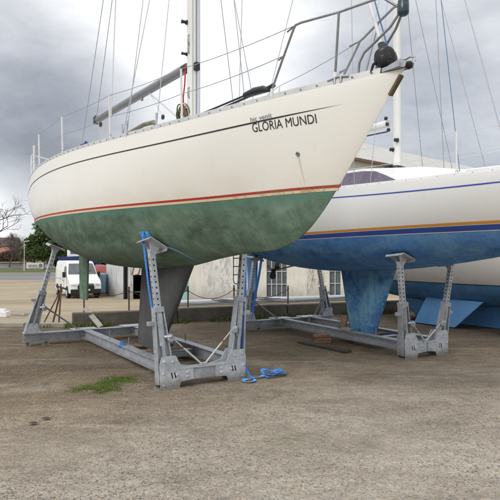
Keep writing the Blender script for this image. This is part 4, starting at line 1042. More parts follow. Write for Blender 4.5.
def cradle(h, label, xb, sb, bow_pads, xs, ss, stern_pads, rails, xmid, zoff=.0):
    r = empty('boat_cradle', h.o, -h.th); tag(r, label, 'cradle', None)
    # bow end
    m = MB()
    m.bar(L(xb, -sb+.05, .165), L(xb, sb-.05, .165), .14, .15)
    m.bar(L(xb+.074, -sb+.1, .235), L(xb+.074, sb-.1, .235), .03, .012)
    o = m.build('bow_beam', M['galv'], r, bevel=.006)
    for sg in (1, -1):
        g = MB()
        for dx in (-.078, .078):
            poly = [L(xb+dx, sg*(sb+.10), .0), L(xb+dx, sg*(sb+.115), .30), L(xb+dx, sg*(sb+.085), .40), L(xb+dx, sg*(sb-.09), .40), L(xb+dx, sg*(sb-.16), .27), L(xb+dx, sg*(sb-.32), .24), L(xb+dx, sg*(sb-.32), .10), L(xb+dx, sg*(sb-.16), .085), L(xb+dx, sg*(sb-.13), .0)]
            g.plate(poly, (1, 0, 0), .014)
        g.box(L(xb, sg*(sb-.01), .012), (.20, .26, .024))
        for (ds_, z_) in ((.06, .34), (-.05, .33), (.07, .20), (-.10, .17), (-.24, .19), (-.24, .14), (.06, .06)):
            g.lathe([(.014, 0), (.014, .012), (.009, .016)], Matrix.Rotation(R(90), 3, 'Y'), 6, 0, L(xb+.084, sg*(sb+ds_), z_))
        for ds_ in (-.02, .02): g.box(L(xb+.0855, sg*(sb-.06+ds_), .17), (.002, .014, .07), Matrix.Rotation(.25, 3, 'X'), 1)
        g.build('corner_plate', [M['galv_light'], M['dark']], r)
    for ps in bow_pads:
        sg = 1 if ps[1] > 0 else -1
        b0, e, top, ax, ln = post(r, h, (xb, sg*sb, .06), ps[0], ps[1], 1)
        q0 = b0+ax*ln*.35+Vector((.06, sg*.10, 0)); q1 = L(xb+.05, sg*.02, .26)
        mm = MB().tube([q0, q0.lerp(q1, .5)], .008, 8).tube([q0.lerp(q1, .45), q1], .0115, 8).tube([q0.lerp(q1, .36), q0.lerp(q1, .40)], .0095, 8, 1)
        br_ = mm.build('brace', [M['alu'], M['red_stripe']], r)
        MB().box(q0, (.05, .05, .06), None, 0, .006).build('brace_lug', M['galv'], br_); MB().box(q1, (.05, .05, .04), None, 0, .006).build('brace_lug', M['galv'], br_)
    # stern end
    MB().ibeam(L(xs, -ss-.02, .15), L(xs, ss+.02, .15), .15, .15, .012).build('stern_beam', M['galv'], r)
    for s_ in (ss-.05, ss-.36, -ss+.05, -ss+.36):
        MB().bar(L(xs, s_, 0), L(xs, s_, .08), .05, .05, (1, 0, 0)).box(L(xs, s_, .006), (.12, .12, .012)).build('foot', M['galv'], r)
    for ps in stern_pads:
        sg = 1 if ps[1] > 0 else -1
        b0, e, top, ax, ln = post(r, h, (xs, sg*(ss-.10), .22), ps[0], ps[1], -1, .50)
        g = MB()
        for dx in (-.075, .075):
            g.plate([L(xs+dx, sg*(ss+.0), .22), L(xs+dx, sg*(ss-.03), .40), L(xs+dx, sg*(ss-.20), .40), L(xs+dx, sg*(ss-.26), .22)], (1, 0, 0), .012)
        g.box(L(xs, sg*(ss-.13), .232), (.18, .30, .016)); g.build('corner_plate', M['galv_light'], r)
        q0 = b0+ax*ln*.33+Vector((.05, sg*.07, 0)); q1 = L(xs+.04, sg*(rails[0] if sg > 0 else -rails[1])+sg*.12, .24)
        br_ = MB().tube([q0, q1], .014, 8).build('brace', M['tube_grey'], r)
        MB().lathe([(.02, -.02), (.04, -.015), (.04, .015), (.02, .02)], Matrix.Rotation(R(90), 3, 'X'), 12, 0, q0).build('brace_lug', M['galv'], br_); MB().box(q1, (.06, .06, .05)).build('brace_lug', M['galv'], br_)
    for s_ in rails:
        MB().ibeam(L(xb-.08, s_, .165), L(xs+.08, s_, .165), .15, .13, .011).build('side_beam', M['galv'], r)
        MB().box(L(xs-.0, s_, .236), (.30, .44, .012)).box(L(xs+.16, s_, .2475), (.1, .16, .01)).build('joint_plate', M['galv_light'], r)
        for x_ in (xb-.9, xb-1.9, xb-2.8): MB().tube([L(x_, s_-.05, .24), L(x_, s_-.05, .35)], .012, 6).build('pin', M['tube_grey'], r)
    for x_ in xmid: MB().ibeam(L(x_, rails[1]+.07, .14), L(x_, rails[0]-.07, .14), .10, .10, .01).build('cross_bearer', M['galv'], r)
    return r
c1 = cradle(h1, 'galvanised steel cradle holding the green bottomed yacht, blue strap on its near post', .09, .47, [(-.12, .535), (.0, -.60)], -4.02, 1.32, [(-3.75, .84), (-3.75, -.84)], (.30, -.62), (-1.35, -2.0))
c2 = cradle(h2, 'galvanised steel cradle holding the blue bottomed yacht', .0, .345, [(.12, .57), (.10, -.47)], -3.76, 1.10, [(-3.88, .74), (-3.88, -.80)], (.20, -.50), (-1.0, -1.8))

# timber under the keels
def local_thing(h, m, name, mats, label, cat, group=None):
    o = m.build(name, mats); o.location = h.o; o.rotation_euler = (0, 0, -h.th); return tag(o, label, cat, group)
local_thing(h1, MB().box(L(-1.42, -.12, .203), (.16, .62, .028), Matrix.Rotation(.06, 3, 'Z'), 0, .008).box(L(-1.90, -.12, .203), (.18, .66, .028), Matrix.Rotation(-.05, 3, 'Z'), 0, .008), 'keel_timber', M['wood'], 'tan timber packing under the grey fin keel', 'timber')
local_thing(h2, MB().box(L(-1.25, -.12, .20), (.14, .5, .022), Matrix.Rotation(.1, 3, 'Z'), 0, .006).box(L(-1.66, -.12, .20), (.14, .5, .022), None, 0, .006), 'keel_timber', M['wood'], 'timber packing under the mottled blue fin keel', 'timber')
local_thing(h2, MB().bar(L(-1.86, .1, .19), L(-1.88, .02, .46), .05, .16, (1, 0, 0)), 'board', M['wood'], 'short tan board leaning against the back edge of the blue keel', 'board')
local_thing(h2, MB().box(L(-1.55, .24, .265), (.20, .12, .05), Matrix.Rotation(.3, 3, 'Z'), 0, .008), 'timber_block', M['wood_grey'], 'small pale block lying on the cradle beam beside the blue keel', 'block')
for x_, lb in ((.95, 'thick dark timber under the forward end of the keel at the right'), (-1.5, 'thick dark timber under the aft end of the third hull')):
    local_thing(h3, MB().box(L(x_, .2, .05), (.22, 1.3, .11), Matrix.Rotation(.05, 3, 'Z'), 0, .012), 'timber', M['wood_dark'], lb, 'timber')

# ------------------------------------------------------------------ straps
def strip(m, pts, w, nrm, mat=0, t=.003):
    pts = [Vector(p) for p in pts]; k = len(pts); P = []
    for i, p in enumerate(pts):
        d = (pts[min(i+1, k-1)]-pts[max(i-1, 0)]).normalized(); n_ = Vector(nrm[i] if isinstance(nrm, list) else nrm)
        s_ = d.cross(n_).normalized()*w/2; nn_ = s_.cross(d).normalized()*t/2
        P += [p-s_-nn_, p+s_-nn_, p+s_+nn_, p-s_+nn_]
    m.add(P, [(4*i+j, 4*i+(j+1) % 4, 4*i+4+(j+1) % 4, 4*i+4+j) for i in range(k-1) for j in range(4)]+[(0, 1, 2, 3), tuple(4*(k-1)+j for j in range(4))], mat, False)
m = MB()
def hp(x, s_, off=.006):
    z = h1.zat(x, s_); n_ = h1.nrm(x, z); return L(x, s_, z)+n_*off, n_
P = []
cA, cB, cC, cD = [Vector(q_) for q_ in ((-.254, .666, 0), (-.082, .612, 0), (-.112, .545, 0), (-.274, .586, 0))]
for i in range(7):
    for j in range(7):
        f, g_ = i/6, j/6; q_ = cA.lerp(cB, f).lerp(cD.lerp(cC, f), g_); P.append(hp(q_.x, q_.y, .012+.006*math.sin(i*1.4+j*.8))[0])
m.add(P, [(7*i+j, 7*i+j+1, 7*i+8+j, 7*i+7+j) for i in range(6) for j in range(6)], 1, True)
zt_p = h1.zat(-.12, .535)
pts = [hp(-.18, .645, .012)[0], L(-.17, .665, zt_p+.055), L(-.15, .655, zt_p-.06), L(-.10, .615, 1.2), L(-.04, .575, .8), L(-.0, .562, .55), L(.02, .560, .45)]
strip(m, pts, .026, (.55, -.8, 0))
m.tube([hp(-.06, .47, .03)[0], hp(.06, .40, .008)[0], hp(.16, .30, .008)[0], hp(.20, .18, .006)[0], hp(.2, .06, .006)[0]], .009, 6, 2)
o = m.build('strap', [M['strap'], M['strap_pale'], M['rope_blue']]); o.location = h1.o; o.rotation_euler = (0, 0, -h1.th)
tag(o, 'blue webbing strap hanging from the pad down the near cradle post', 'strap', 'blue webbing straps')
m = MB()
pts = [L(.05, -.655, 1.52), L(.06, -.645, 1.1), L(.07, -.60, .7), L(.10, -.585, .36), L(.14, -.60, .16), L(.20, -.63, .045), L(.26, -.68, .02)]
strip(m, pts, .045, (.6, .3, .1))
def flat_run(pts, w_, mt, lift=0.0, seed=0):
    k = 10; out_ = []; n_ = len(pts)-1
    for i in range(n_):
        p0, p1, p2, p3 = pts[max(i-1, 0)], pts[i], pts[i+1], pts[min(i+2, n_)]
        for j in range(k):
            u_ = j/k; out_.append(.5*((2*p1)+(p2-p0)*u_+(2*p0-5*p1+4*p2-p3)*u_*u_+(3*p1-p0-3*p2+p3)*u_**3))
    out_.append(pts[-1]); nr = []
    for i, q_ in enumerate(out_):
        a_ = .55*math.sin(i*.21+seed); b_ = .4*math.cos(i*.17+seed*2); nr.append(Vector((a_, b_, 1)).normalized())
        out_[i] = q_+Vector((0, 0, lift*(.5+.5*math.sin(i*.19+seed*1.7))))
    strip(m, out_, w_, nr, mt, .0025)
V3 = lambda x, s_, z: L(x, s_, z)
flat_run([V3(.26, -.66, .025), V3(.36, -.60, .024), V3(.40, -.52, .024), V3(.33, -.46, .026), V3(.26, -.52, .028), V3(.27, -.64, .034), V3(.24, -.78, .040), V3(.20, -.92, .045)], .042, 1, .006, .3)
flat_run([V3(.20, -.92, .04), V3(.10, -1.02, .05), V3(.14, -1.14, .04), V3(.26, -1.08, .035), V3(.30, -.94, .045), V3(.22, -.84, .06), V3(.12, -.86, .06), V3(.08, -.98, .05)], .042, 2, .035, 1.1)
flat_run([V3(.30, -.80, .04), V3(.33, -.92, .05), V3(.28, -1.05, .06), V3(.18, -1.08, .07), V3(.16, -.95, .085), V3(.24, -.88, .08), V3(.31, -.98, .055), V3(.30, -1.12, .03)], .042, 0, .03, 2.3)
flat_run([V3(.16, -.80, .03), V3(.22, -.96, .075), V3(.18, -1.10, .06), V3(.24, -1.19, .03)], .042, 1, .02, 4.0)
o = m.build('strap', [M['strap'], M['strap_pale'], varied('mid_blue_webbing', (.07, .29, .74), .15, 20, .7)]); o.location = h1.o; o.rotation_euler = (0, 0, -h1.th)
tag(o, 'loose blue webbing strap tangled on the gravel at the foot of the cradle', 'strap', 'blue webbing straps')
m = MB(); flat_run([L(-1.98, .28, .25), L(-1.93, .33, .262), L(-1.88, .31, .27), L(-1.86, .34, .25), L(-1.87, .37, .19)], .05, 0, .006, .4); flat_run([L(-1.95, .31, .265), L(-1.88, .29, .272), L(-1.82, .31, .25)], .05, 0, .005, 2)
o = m.build('strap', [M['strap'], M['strap_pale']]); o.location = h1.o; o.rotation_euler = (0, 0, -h1.th); tag(o, 'short bunched blue strap lying on the cradle beam by the grey keel', 'strap', 'blue webbing straps')
m = MB(); strip(m, [L(-3.66, .72, 1.5), L(-3.68, .78, 1.1), L(-3.7, .86, .7), L(-3.68, .95, .3)], .05, (.8, -.5, 0))
o = m.build('strap', M['strap']); o.location = h2.o; o.rotation_euler = (0, 0, -h2.th); tag(o, 'blue strap hanging down the far cradle post of the blue bottomed yacht', 'strap', 'blue webbing straps')

# ------------------------------------------------------------------ small things on the yard
p = Vector((1.28, 10.45, 0)); m = MB()
for k, (rz, dx) in enumerate(((.25, 0), (.12, .015), (.36, -.01))):
    m.box((dx, .01*k, .028+.050*k), (.27, .16, .045), Matrix.Rotation(rz, 3, 'Z'), 0, .006)
o = m.build('brick_stack', M['brick']); o.location = p; tag(o, 'small stack of three terracotta blocks on the gravel beside the cradle beam', 'bricks')
a = Vector((.90, 10.40, .03)); b = Vector((1.56, 9.42, .03))
tag(MB().bar(a, b, .17, .035).build('plank', M['wood_dark']), 'dark wet plank lying on the gravel in front of the terracotta blocks', 'plank', None)
a = at(101, 327.0, 12.35); b = at(85, 308, 12.95)
tag(MB().bar(a, b, .11, .035, (0, -1, 1)).build('plank', M['wood_grey']), 'weathered grey plank leaning on the mossy concrete wall', 'plank', None)
a = at(-8, 330, 11.2); b = at(20, 352, 9.6)
# rusty tripod stand
ap = at(61, 290, 13.6); r = empty('tripod_stand', (ap.x, ap.y, gz(ap.x, ap.y))); tag(r, 'rusty three legged prop stand behind the kerb in front of the van', 'stand')
zb = ap.z-r.location.z
for dx, dy in ((-.37, -.1), (-.20, .04), (-.03, -.06)): 
    MB().bar((0, 0, zb), (dx, dy, .0), .03, .03).build('leg', M['rust'], r)
MB().lathe([(.035, zb-.05), (.035, zb+.03), (.02, zb+.06)], None, 8).tube([(0, 0, zb), (0, 0, zb+.14)], .014, 6).build('screw_head', M['rust'], r)
# boards on the sand at the far left
a = at(-25, 300, 20); b = at(26, 317, 17.0)
for k, lb in ((0, 'nearest of the long thin boards lying on the sandy lot at the left'), (1, 'farthest of the long thin boards lying on the sandy lot at the left')):
    a2 = a+Vector((k*.25-.2, k*.7, 0)); b2_ = b+Vector((k*.2, k*.6, 0)); a2.z = gz(a2.x, a2.y)+.05; b2_.z = gz(b2_.x, b2_.y)+.05
    m = MB(); n_ = 6; pts = [a2.lerp(b2_, i/n_) for i in range(n_+1)]
    for q_ in pts: q_.z = gz(q_.x, q_.y)+.05
    for i in range(n_): m.bar(pts[i], pts[i+1], .12, .06)
    tag(m.build('board', M['wood_grey']), lb, 'board', 'boards on the sandy lot')
q = at(1.0, 315.5, 16.5); q.z = gz(q.x, q.y)
tag(MB().box((0, 0, .09), (.42, .3, .16), None, 0, .015).box((-.02, 0, .2), (.3, .2, .06), None, 0, .01).build('crate', M['white']), 'small white crate at the left edge on the sandy lot', 'crate').location = q
# dead leaves
for x_, y_, lb in ((46, 421, 'right dark dead leaf of the pair on the gravel at the left'), (33, 426, 'left dark dead leaf of the pair on the gravel at the left')):
    Y = F*H/(y_-250); m = MB(); c = Vector(((x_-250)/F*Y, Y, .028)); P = []
    for i in range(9):
        f = i/8; wd = .022*math.sin(math.pi*f)**.7
        for s_ in (-1, 0, 1): P.append((-.045+.09*f, s_*wd*1.5, .003*abs(s_)+.002*math.sin(f*4)))
    m.add(P, [(3*i+j, 3*i+j+1, 3*i+4+j, 3*i+3+j) for i in range(8) for j in (0, 1)], 0, True).tube([(.045, 0, 0), (.07, .01, .004)], .002, 5)
    o = m.build('leaf', M['wood_dark']); o.location = c; o.rotation_euler = (0, 0, .5 if x_ > 40 else .1); tag(o, lb, 'leaf', 'dead leaves')

# loose chippings, grass and moss: uncountable
def stones(name, n_, yfun, smin, smax, mats, zoff=.014):
    base = np.array([(1, 0, 0), (-1, 0, 0), (0, 1, 0), (0, -1, 0), (0, 0, 1), (0, 0, -1)], float)
    tri = np.array([(0, 2, 4), (2, 1, 4), (1, 3, 4), (3, 0, 4), (2, 0, 5), (1, 2, 5), (3, 1, 5), (0, 3, 5)])
    P = []; Ft = []; mi = []
    rg = np.random.RandomState(11)
    for i in range(n_):
        x, y = yfun(rg)
        s_ = smin+(smax-smin)*rg.rand()**3
        a = rg.rand()*6.28; ca, sa = math.cos(a), math.sin(a)
        v = base*(1+.35*(rg.rand(6, 1)-.5))*np.array([1, .7+.3*rg.rand(), .5+.25*rg.rand()])*s_ + (rg.rand(6, 3)-.5)*s_*.5
        v = v @ np.array([[ca, sa, 0], [-sa, ca, 0], [0, 0, 1]])+np.array([x, y, zoff+s_*.12])
        b = len(P)*6; P.append(v); Ft.append(tri+b); mi += [rg.randint(len(mats))]*8
    V = np.concatenate(P); Fq = np.concatenate(Ft)
    me = bpy.data.meshes.new(name); me.from_pydata(V.tolist(), [], Fq.tolist())
    for q_ in mats: me.materials.append(q_)
    me.polygons.foreach_set('material_index', mi); me.update()
    o = bpy.data.objects.new(name, me); COL.objects.link(o); tag(o, 'loose pale and brown chippings scattered over the yard', 'gravel', kind='stuff'); return o
smats = [varied('stone_%s' % n_, c, .25, 30, .9, spec=.2) for n_, c in (('grey', (.28, .26, .23)), ('tan', (.30, .25, .185)), ('brown', (.23, .19, .145)), ('pale', (.38, .36, .32)), ('dark', (.22, .20, .17)))]
def field_pt(rg):
    while True:
        y = 3.4+9.0*rg.rand()**1.7; x = (rg.rand()-.5)*(.95*y+1.2)
        if y < wall_y(x)-.3: return x, y
stones('loose_gravel', 52000, field_pt, .0025, .0105, smats)

def blades(name, pts, hmin, hmax, wd, mats, label, cat):
    P = []; Ft = []; rg = random.Random(4); mi = []
    for (x, y, z) in pts:
        hh = hmin+(hmax-hmin)*rg.random()**1.7; a = rg.uniform(0, 6.28); ln = rg.uniform(.1, .8)*hh; b = len(P)
        dx, dy = math.cos(a)*wd, math.sin(a)*wd; lx_, ly_ = math.cos(a+1.5)*ln, math.sin(a+1.5)*ln
        P += [(x-dx, y-dy, z), (x+dx, y+dy, z), (x+dx*.7+lx_*.4, y+dy*.7+ly_*.4, z+hh*.6), (x-dx*.7+lx_*.4, y-dy*.7+ly_*.4, z+hh*.6), (x+lx_, y+ly_, z+hh)]
        Ft += [(b, b+1, b+2, b+3), (b+3, b+2, b+4)]; k_ = rg.randrange(len(mats)); mi += [k_, k_]
    me = bpy.data.meshes.new(name); me.from_pydata(P, [], Ft)
    for q_ in mats: me.materials.append(q_)
    me.polygons.foreach_set('material_index', mi); me.update()
    o = bpy.data.objects.new(name, me); COL.objects.link(o); return tag(o, label, cat, kind='stuff')
rg = random.Random(9); pts = []
while len(pts) < 24000:
    f = rg.random(); u_ = rg.gauss(0, .5); v_ = rg.gauss(0, .5)
    xp = 100+u_*34; yp = 386.5-u_*3.6+v_*8.5
    if rg.random() < .30: xp = 118+rg.gauss(0, 9); yp = 380.5+rg.gauss(0, 1.8)
    Y = F*H/(yp-250); x = (xp-250)/F*Y
    nn_ = mnoise.noise(Vector((x*4, Y*4, 0)))+.5*mnoise.noise(Vector((x*11, Y*11, 2)))
    if nn_ < -.22+.75*(abs(u_)+abs(v_)-.75)+rg.gauss(0, .16): continue
    pts.append((x, Y, .012))
blades('moss', pts, .002, .008, .006, [M['moss'], M['moss'], M['moss'], M['grass_blade']], 'bright green patch of moss and short grass on the gravel by the near cradle beam', 'moss')
pts = []
while len(pts) < 13000:
    x = rg.uniform(-3.9, 7); y = wall_y(x)-abs(rg.gauss(0, .16))-.01
    if x < -3.8: y = wall_y(x)-.02-abs(rg.gauss(0, .1))
    if mnoise.noise(Vector((x*1.3, 0, 5)))+.5*mnoise.noise(Vector((x*4, y*3, 1)))+.12*(x < 0) < -.02+.8*max(0, wall_y(x)-.25-y): continue
    pts.append((x, y, .01))
for k in range(700):
    pts.append((rg.gauss(-.93+1.15, .13), wall_y(.2)-abs(rg.gauss(0, .08)), .01))
for k in range(1500):
    x = rg.uniform(-11, -4.2); 
    if mnoise.noise(Vector((x*1.1, 3, 5))) > .0: pts.append((x, wall_y(x)-.03-abs(rg.gauss(0, .12)), .01))
blades('grass', pts, .015, .13, .005, [M['grass_blade'], M['moss'], M['hedge'], M['straw']], 'rough grass growing along the foot of the concrete wall', 'grass')

# ------------------------------------------------------------------ van
def place(root, x, y, ang): root.location = (x, y, gz(x, y)); root.rotation_euler = (0, 0, ang)
van = empty('van'); tag(van, 'white panel van parked on the sandy lot behind the green rudder', 'van')
aV = R(28)                                   # local +x is the front
fx, fy = (86-250)/F*38.2, 38.2; fwd = Vector((math.sin(aV), -math.cos(aV), 0))
ctr = Vector((fx, fy, 0))-fwd*2.75; place(van, ctr.x, ctr.y, math.atan2(fwd.y, fwd.x))
prof = [(-2.72, .42), (-2.75, 1.9), (-2.66, 2.34), (-2.4, 2.42), (.75, 2.42), (1.1, 2.34), (1.75, 1.52), (2.45, 1.22), (2.68, 1.0), (2.74, .62), (2.68, .36), (-2.6, .36)]
m = MB(); rows = []
for y_, k_ in ((-1.02, .93), (-1.0, 1.0), (-.99, 1.0), (.99, 1.0), (1.0, 1.0), (1.02, .93)): pass
secs = ((-1.0, .30), (-1.02, .75), (-.99, 1.35), (-.93, 1.9), (-.86, 2.32))
def vw(z): return float(np.interp(z, [.3, .75, 1.35, 2.0, 2.45], [.98, 1.02, 1.01, .94, .84]))
n_ = len(prof); V = [(x, -vw(z), z) for x, z in prof]+[(x, vw(z), z) for x, z in prof]
m.add(V, [(i, (i+1) % n_, n_+(i+1) % n_, n_+i) for i in range(n_)]+[tuple(range(n_)), tuple(range(2*n_-1, n_-1, -1))])
m.build('body', M['white'], van, bevel=.05)
scr = MB(); zz = ((1.13, 2.26), (1.70, 1.58))
def on_scr(f, y_): x = zz[0][0]+(zz[1][0]-zz[0][0])*f; z = zz[0][1]+(zz[1][1]-zz[0][1])*f; return Vector((x+.022, y_*vw(z)*.93, z+.018))
scr.add([on_scr(0, -.95), on_scr(0, .95), on_scr(1, 1), on_scr(1, -1)], [(0, 1, 2, 3)]); scr.build('windscreen', M['glass'], van)
for sg in (-1, 1):
    P = [(.55, 2.08), (1.05, 2.08), (1.62, 1.45), (.55, 1.40)]
    MB().plate([(x, sg*(vw(z)+.004), z) for x, z in P], (0, sg, 0), .012).build('side_window', M['glass'], van)
    mi = MB().box((1.42, sg*1.14, 1.55), (.10, .20, .38), None, 0, .03).box((1.42, sg*1.03, 1.45), (.06, .12, .06)).build('mirror', M['black'], van)
    MB().plate([(2.42, sg*.62, 1.19), (2.52, sg*.98, 1.12), (2.68, sg*.96, .92), (2.76, sg*.64, .90)], (1, 0, .4), .05).build('headlight', varied('lamp_glass', (.45, .47, .5), .1, 6, .15), van)
    MB().box((-.3, sg*1.028, .62), (3.6, .03, .12), None, 0, .01).build('side_strip', M['black_rub'], van)
    for x in (-1.75, 1.75):
        wl_ = MB().lathe([(.30, -.12), (.34, -.09), (.34, .09), (.30, .12)], Matrix.Rotation(R(90), 3, 'X'), 24, 0, (x, sg*.92, .34)).build('wheel', M['black_rub'], van)
        MB().lathe([(.20, -.02), (.21, .02), (.06, .03)], Matrix.Rotation(R(-90*sg), 3, 'X'), 18, 0, (x, sg*1.03, .34)).build('rim', M['galv_light'], wl_)
        MB().lathe([(.42, -.02), (.42, .02)], Matrix.Rotation(R(90), 3, 'X'), 20, 0, (x, sg*1.005, .40)).build('wheel_arch', M['black_rub'], van)
MB().box((2.74, 0, .50), (.12, 1.94, .30), None, 0, .04).box((2.76, 0, .78), (.06, 1.05, .24), None, 0, .02).build('bumper', M['black_rub'], van)
sm = MB()
for sg in (-1, 1):
    for x, z0, z1 in ((.50, .55, 2.1), (1.62, .62, 1.42), (-.85, .55, 2.2), (-2.45, .55, 2.2)): sm.bar((x, sg*(vw(z0)+.004), z0), (x, sg*(vw(z1)+.004), z1), .02, .008, (0, sg, 0))
    sm.box((.35, sg*1.018, 1.12), (.18, .03, .05)); sm.bar((-2.4, sg*1.016, 1.22), (.5, sg*1.016, 1.22), .018, .008, (0, sg, 0))
sm.build('door_seams', M['ink_grey'], van)
for y_ in (-.35, .25): MB().bar(on_scr(.98, y_)+Vector((.02, 0, .02)), on_scr(.62, y_+.45)+Vector((.02, 0, .02)), .02, .012).build('wiper', M['black'], van)
for k in range(3): MB().box((2.815, 0, .92+.04*k), (.012, .9, .012)).build('grille_bar', M['galv_light'], van)
MB().box((2.80, 0, .96), (.02, .95, .10)).build('grille', M['black'], van)
MB().box((2.815, -.0, .60), (.012, .5, .11)).build('number_plate', M['white'], van)
MB().box((-2.74, 0, .50), (.1, 1.9, .22), None, 0, .03).build('rear_bumper', M['black_rub'], van)

# things beside and behind the van
def gthing(name, label, cat, xp, Y, group=None, rz=0.0):
    x = (xp-250)/F*Y; r_ = empty(name, (x, Y, gz(x, Y)), rz); tag(r_, label, cat, group); return r_
r = gthing('small_boat', 'small dark blue motor boat with a white cabin standing behind the van', 'boat', 82, 56, None, R(-8))
m = MB(); nb = 12; P = []
for i in range(nb+1):
    f = i/nb; x = -3.2+6.4*f; x *= .6; b_ = 1.0*(1-max(0, f-.45)**2*3.2); sh = 2.62+.25*f*f; 
    for s_, z in ((0, 1.85+.35*max(0, f-.6)), (.75*b_, 2.0+.3*max(0, f-.5)), (b_, sh)): P.append((x, -s_, z))
    for s_, z in ((b_, sh), (.75*b_, 2.0+.3*max(0, f-.5))): P.append((x, s_, z))
m.add(P, [(5*i+j, 5*i+(j+1) % 5, 5*i+5+(j+1) % 5, 5*i+5+j) for i in range(nb) for j in range(5)]+[(0, 1, 2, 3, 4)], 0)
m.build('hull', varied('navy_hull', (.022, .05, .19), .2, 2, .5), r)
MB().box((-.4, 0, 2.95), (1.7, 1.3, .75), None, 0, .15).build('cabin', M['white'], r)
MB().box((-.3, -.67, 3.02), (1.1, .03, .26)).build('cabin_window', M['glass'], r)
tr = MB()
for x in (-1.4, 0, 1.2): tr.box((x, 0, 1.75), (.2, 1.8, .14))
tr.bar((-1.8, -.7, 1.62), (1.7, -.7, 1.62), .12, .14).bar((-1.8, .7, 1.62), (1.7, .7, 1.62), .12, .14)
for x in (-1.4, 1.2):
    for y in (-.7, .7): tr.bar((x, y, 0), (x, y, 1.7), .12, .12, (1, 0, 0))
trailer = gthing('boat_stand', 'timber stand under the small dark blue motor boat', 'stand', 82, 56, None, R(-8)); tr.build('frame', M['wood_dark'], trailer)
r = gthing('water_butt', 'pale blue plastic tank standing to the right of the van', 'tank', 101.5, 41.5)
MB().box((0, 0, .85), (.75, .9, 1.4), None, 0, .1).build('tank', varied('pale_blue_plastic', (.22, .36, .47), .12, 3, .5), r)
MB().box((0, 0, .08), (1, 1, .14)).build('pallet', M['wood'], r)
r = gthing('pallet_pile', 'pile of dark timber pallets between the van and the shed', 'pallets', 105.5, 43.5)
m = MB()
for k in range(8):
    m.box((0, 0, .06+.15*k), (1.1, 1.0, .03), Matrix.Rotation(.05*(k % 3-1), 3, 'Z'))
    for y in (-.4, 0, .4): m.box((0, y, .0+.15*k), (1.1, .1, .09), Matrix.Rotation(.05*(k % 3-1), 3, 'Z'))
m.build('slats', M['wood_dark'], r)
r = gthing('dinghy', 'upturned faded red dinghy behind the pallets', 'dinghy', 104, 52, None, .3)
m = MB(); P = []
for i in range(9):
    f = i/8; b_ = .7*math.sin(math.pi*(.12+.8*f))**.6
    for k in range(7): a = math.pi*k/6; P.append((-1.5+3*f, b_*math.cos(a), 1.2+.75*math.sin(a)*math.sin(math.pi*(.2+.7*f))))
m.add(P, [(7*i+k, 7*i+k+1, 7*i+8+k, 7*i+7+k) for i in range(8) for k in range(6)], 0, True); m.build('hull', varied('faded_red', (.30, .06, .055), .2, 3, .6), r)
MB().box((-.8, 0, .6), (.15, 1.1, 1.2)).box((.8, 0, .6), (.15, 1.1, 1.2)).build('trestle', M['wood_dark'], r)

# lamp post, banner, far trees and houses
r = gthing('street_lamp', 'pale street lamp beside the road in front of the evergreen tree', 'lamp post', 24.3, 100)
MB().tube([(0, 0, 0), (0, 0, 1.2)], .13, 8).tube([(0, 0, 1.2), (0, 0, 5.0)], .085, 8, 0, .06).build('pole', varied('pale_lamp_post', (.55, .54, .50), .1, 3, .6), r)
MB().box((.35, 0, 5.05), (1.0, .28, .14), Matrix.Rotation(-.1, 3, 'Y'), 0, .04).build('lamp_head', varied('lamp_head', (.62, .62, .6), .1, 3, .5), r)
r = gthing('banner', 'long white banner with dark marks tied along the grass bank', 'banner', 35, 105)
MB().box((0, 0, .85), (3.1, .04, 1.05)).build('sheet', varied('banner_white', (.60, .60, .58), .1, 1, .7), r)
m = MB()
for k in range(6): m.box((-1.05+.27*k, -.03, .82), (.17, .02, .30+.1*(k % 2)))
m.lathe([(.36, -.01), (.36, .01)], Matrix.Rotation(R(90), 3, 'X'), 16, 0, (1.0, -.03, .85)).box((-.1, -.03, .45), (1.9, .02, .08))
m.build('dark_marks', M['ink_grey'], r)
m = MB()
for x in (-1.6, 0, 1.6): m.box((x, .05, .7), (.1, .1, 1.45))
m.build('post', M['wood_dark'], r) if False else None
for x in (-1.6, 1.6): MB().box((x, .05, .72), (.1, .1, 1.5)).build('post', M['wood_dark'], r)

def leaf_cloud(n_, shell, size, rg):
    """leaf-sized quads in clumps; shell(rg) gives a clump centre and radius"""
    P = []; Ft = []
    while len(Ft) < n_:
        c, r_ = shell(rg)
        for k in range(rg.randint(14, 30)):
            d = Vector((rg.gauss(0, 1), rg.gauss(0, 1), rg.gauss(0, .75))); d = d.normalized()*r_*rg.random()**.45
            q_ = c+d; s_ = size*rg.uniform(.5, 1.3)
            u = Vector((rg.gauss(0, 1), rg.gauss(0, 1), rg.gauss(0, 1))).normalized(); v = u.cross(Vector((rg.gauss(0, 1), rg.gauss(0, 1), rg.gauss(0, 1)))).normalized()
            b = len(P); P += [q_-u*s_, q_+v*s_*.45, q_+u*s_, q_-v*s_*.45]; Ft.append((b, b+1, b+2, b+3))
    return P, Ft
def crown_obj(root, n_, shell, size, mat, seed, name='crown'):
    P, Ft = leaf_cloud(n_, shell, size, random.Random(seed)); return MB().add(P, Ft).build(name, mat, root)
def ellips(cx, cz, rx, rz, ry=None, fill=.55, cl=.13):
    ry = ry or rx
    def f(rg):
        d = Vector((rg.gauss(0, 1), rg.gauss(0, 1), rg.gauss(0, 1))).normalized(); q_ = (fill+(1-fill)*rg.random())
        k = .82+.36*mnoise.noise(d*1.9+Vector((cx, cz, 0)))
        return Vector((cx+d.x*rx*q_*k, d.y*ry*q_*k, cz+d.z*rz*q_*k)), cl*rx*rg.uniform(.7, 1.7)
    return f
def multi(*fs):
    def f(rg): return rg.choice(fs)(rg)
    return f
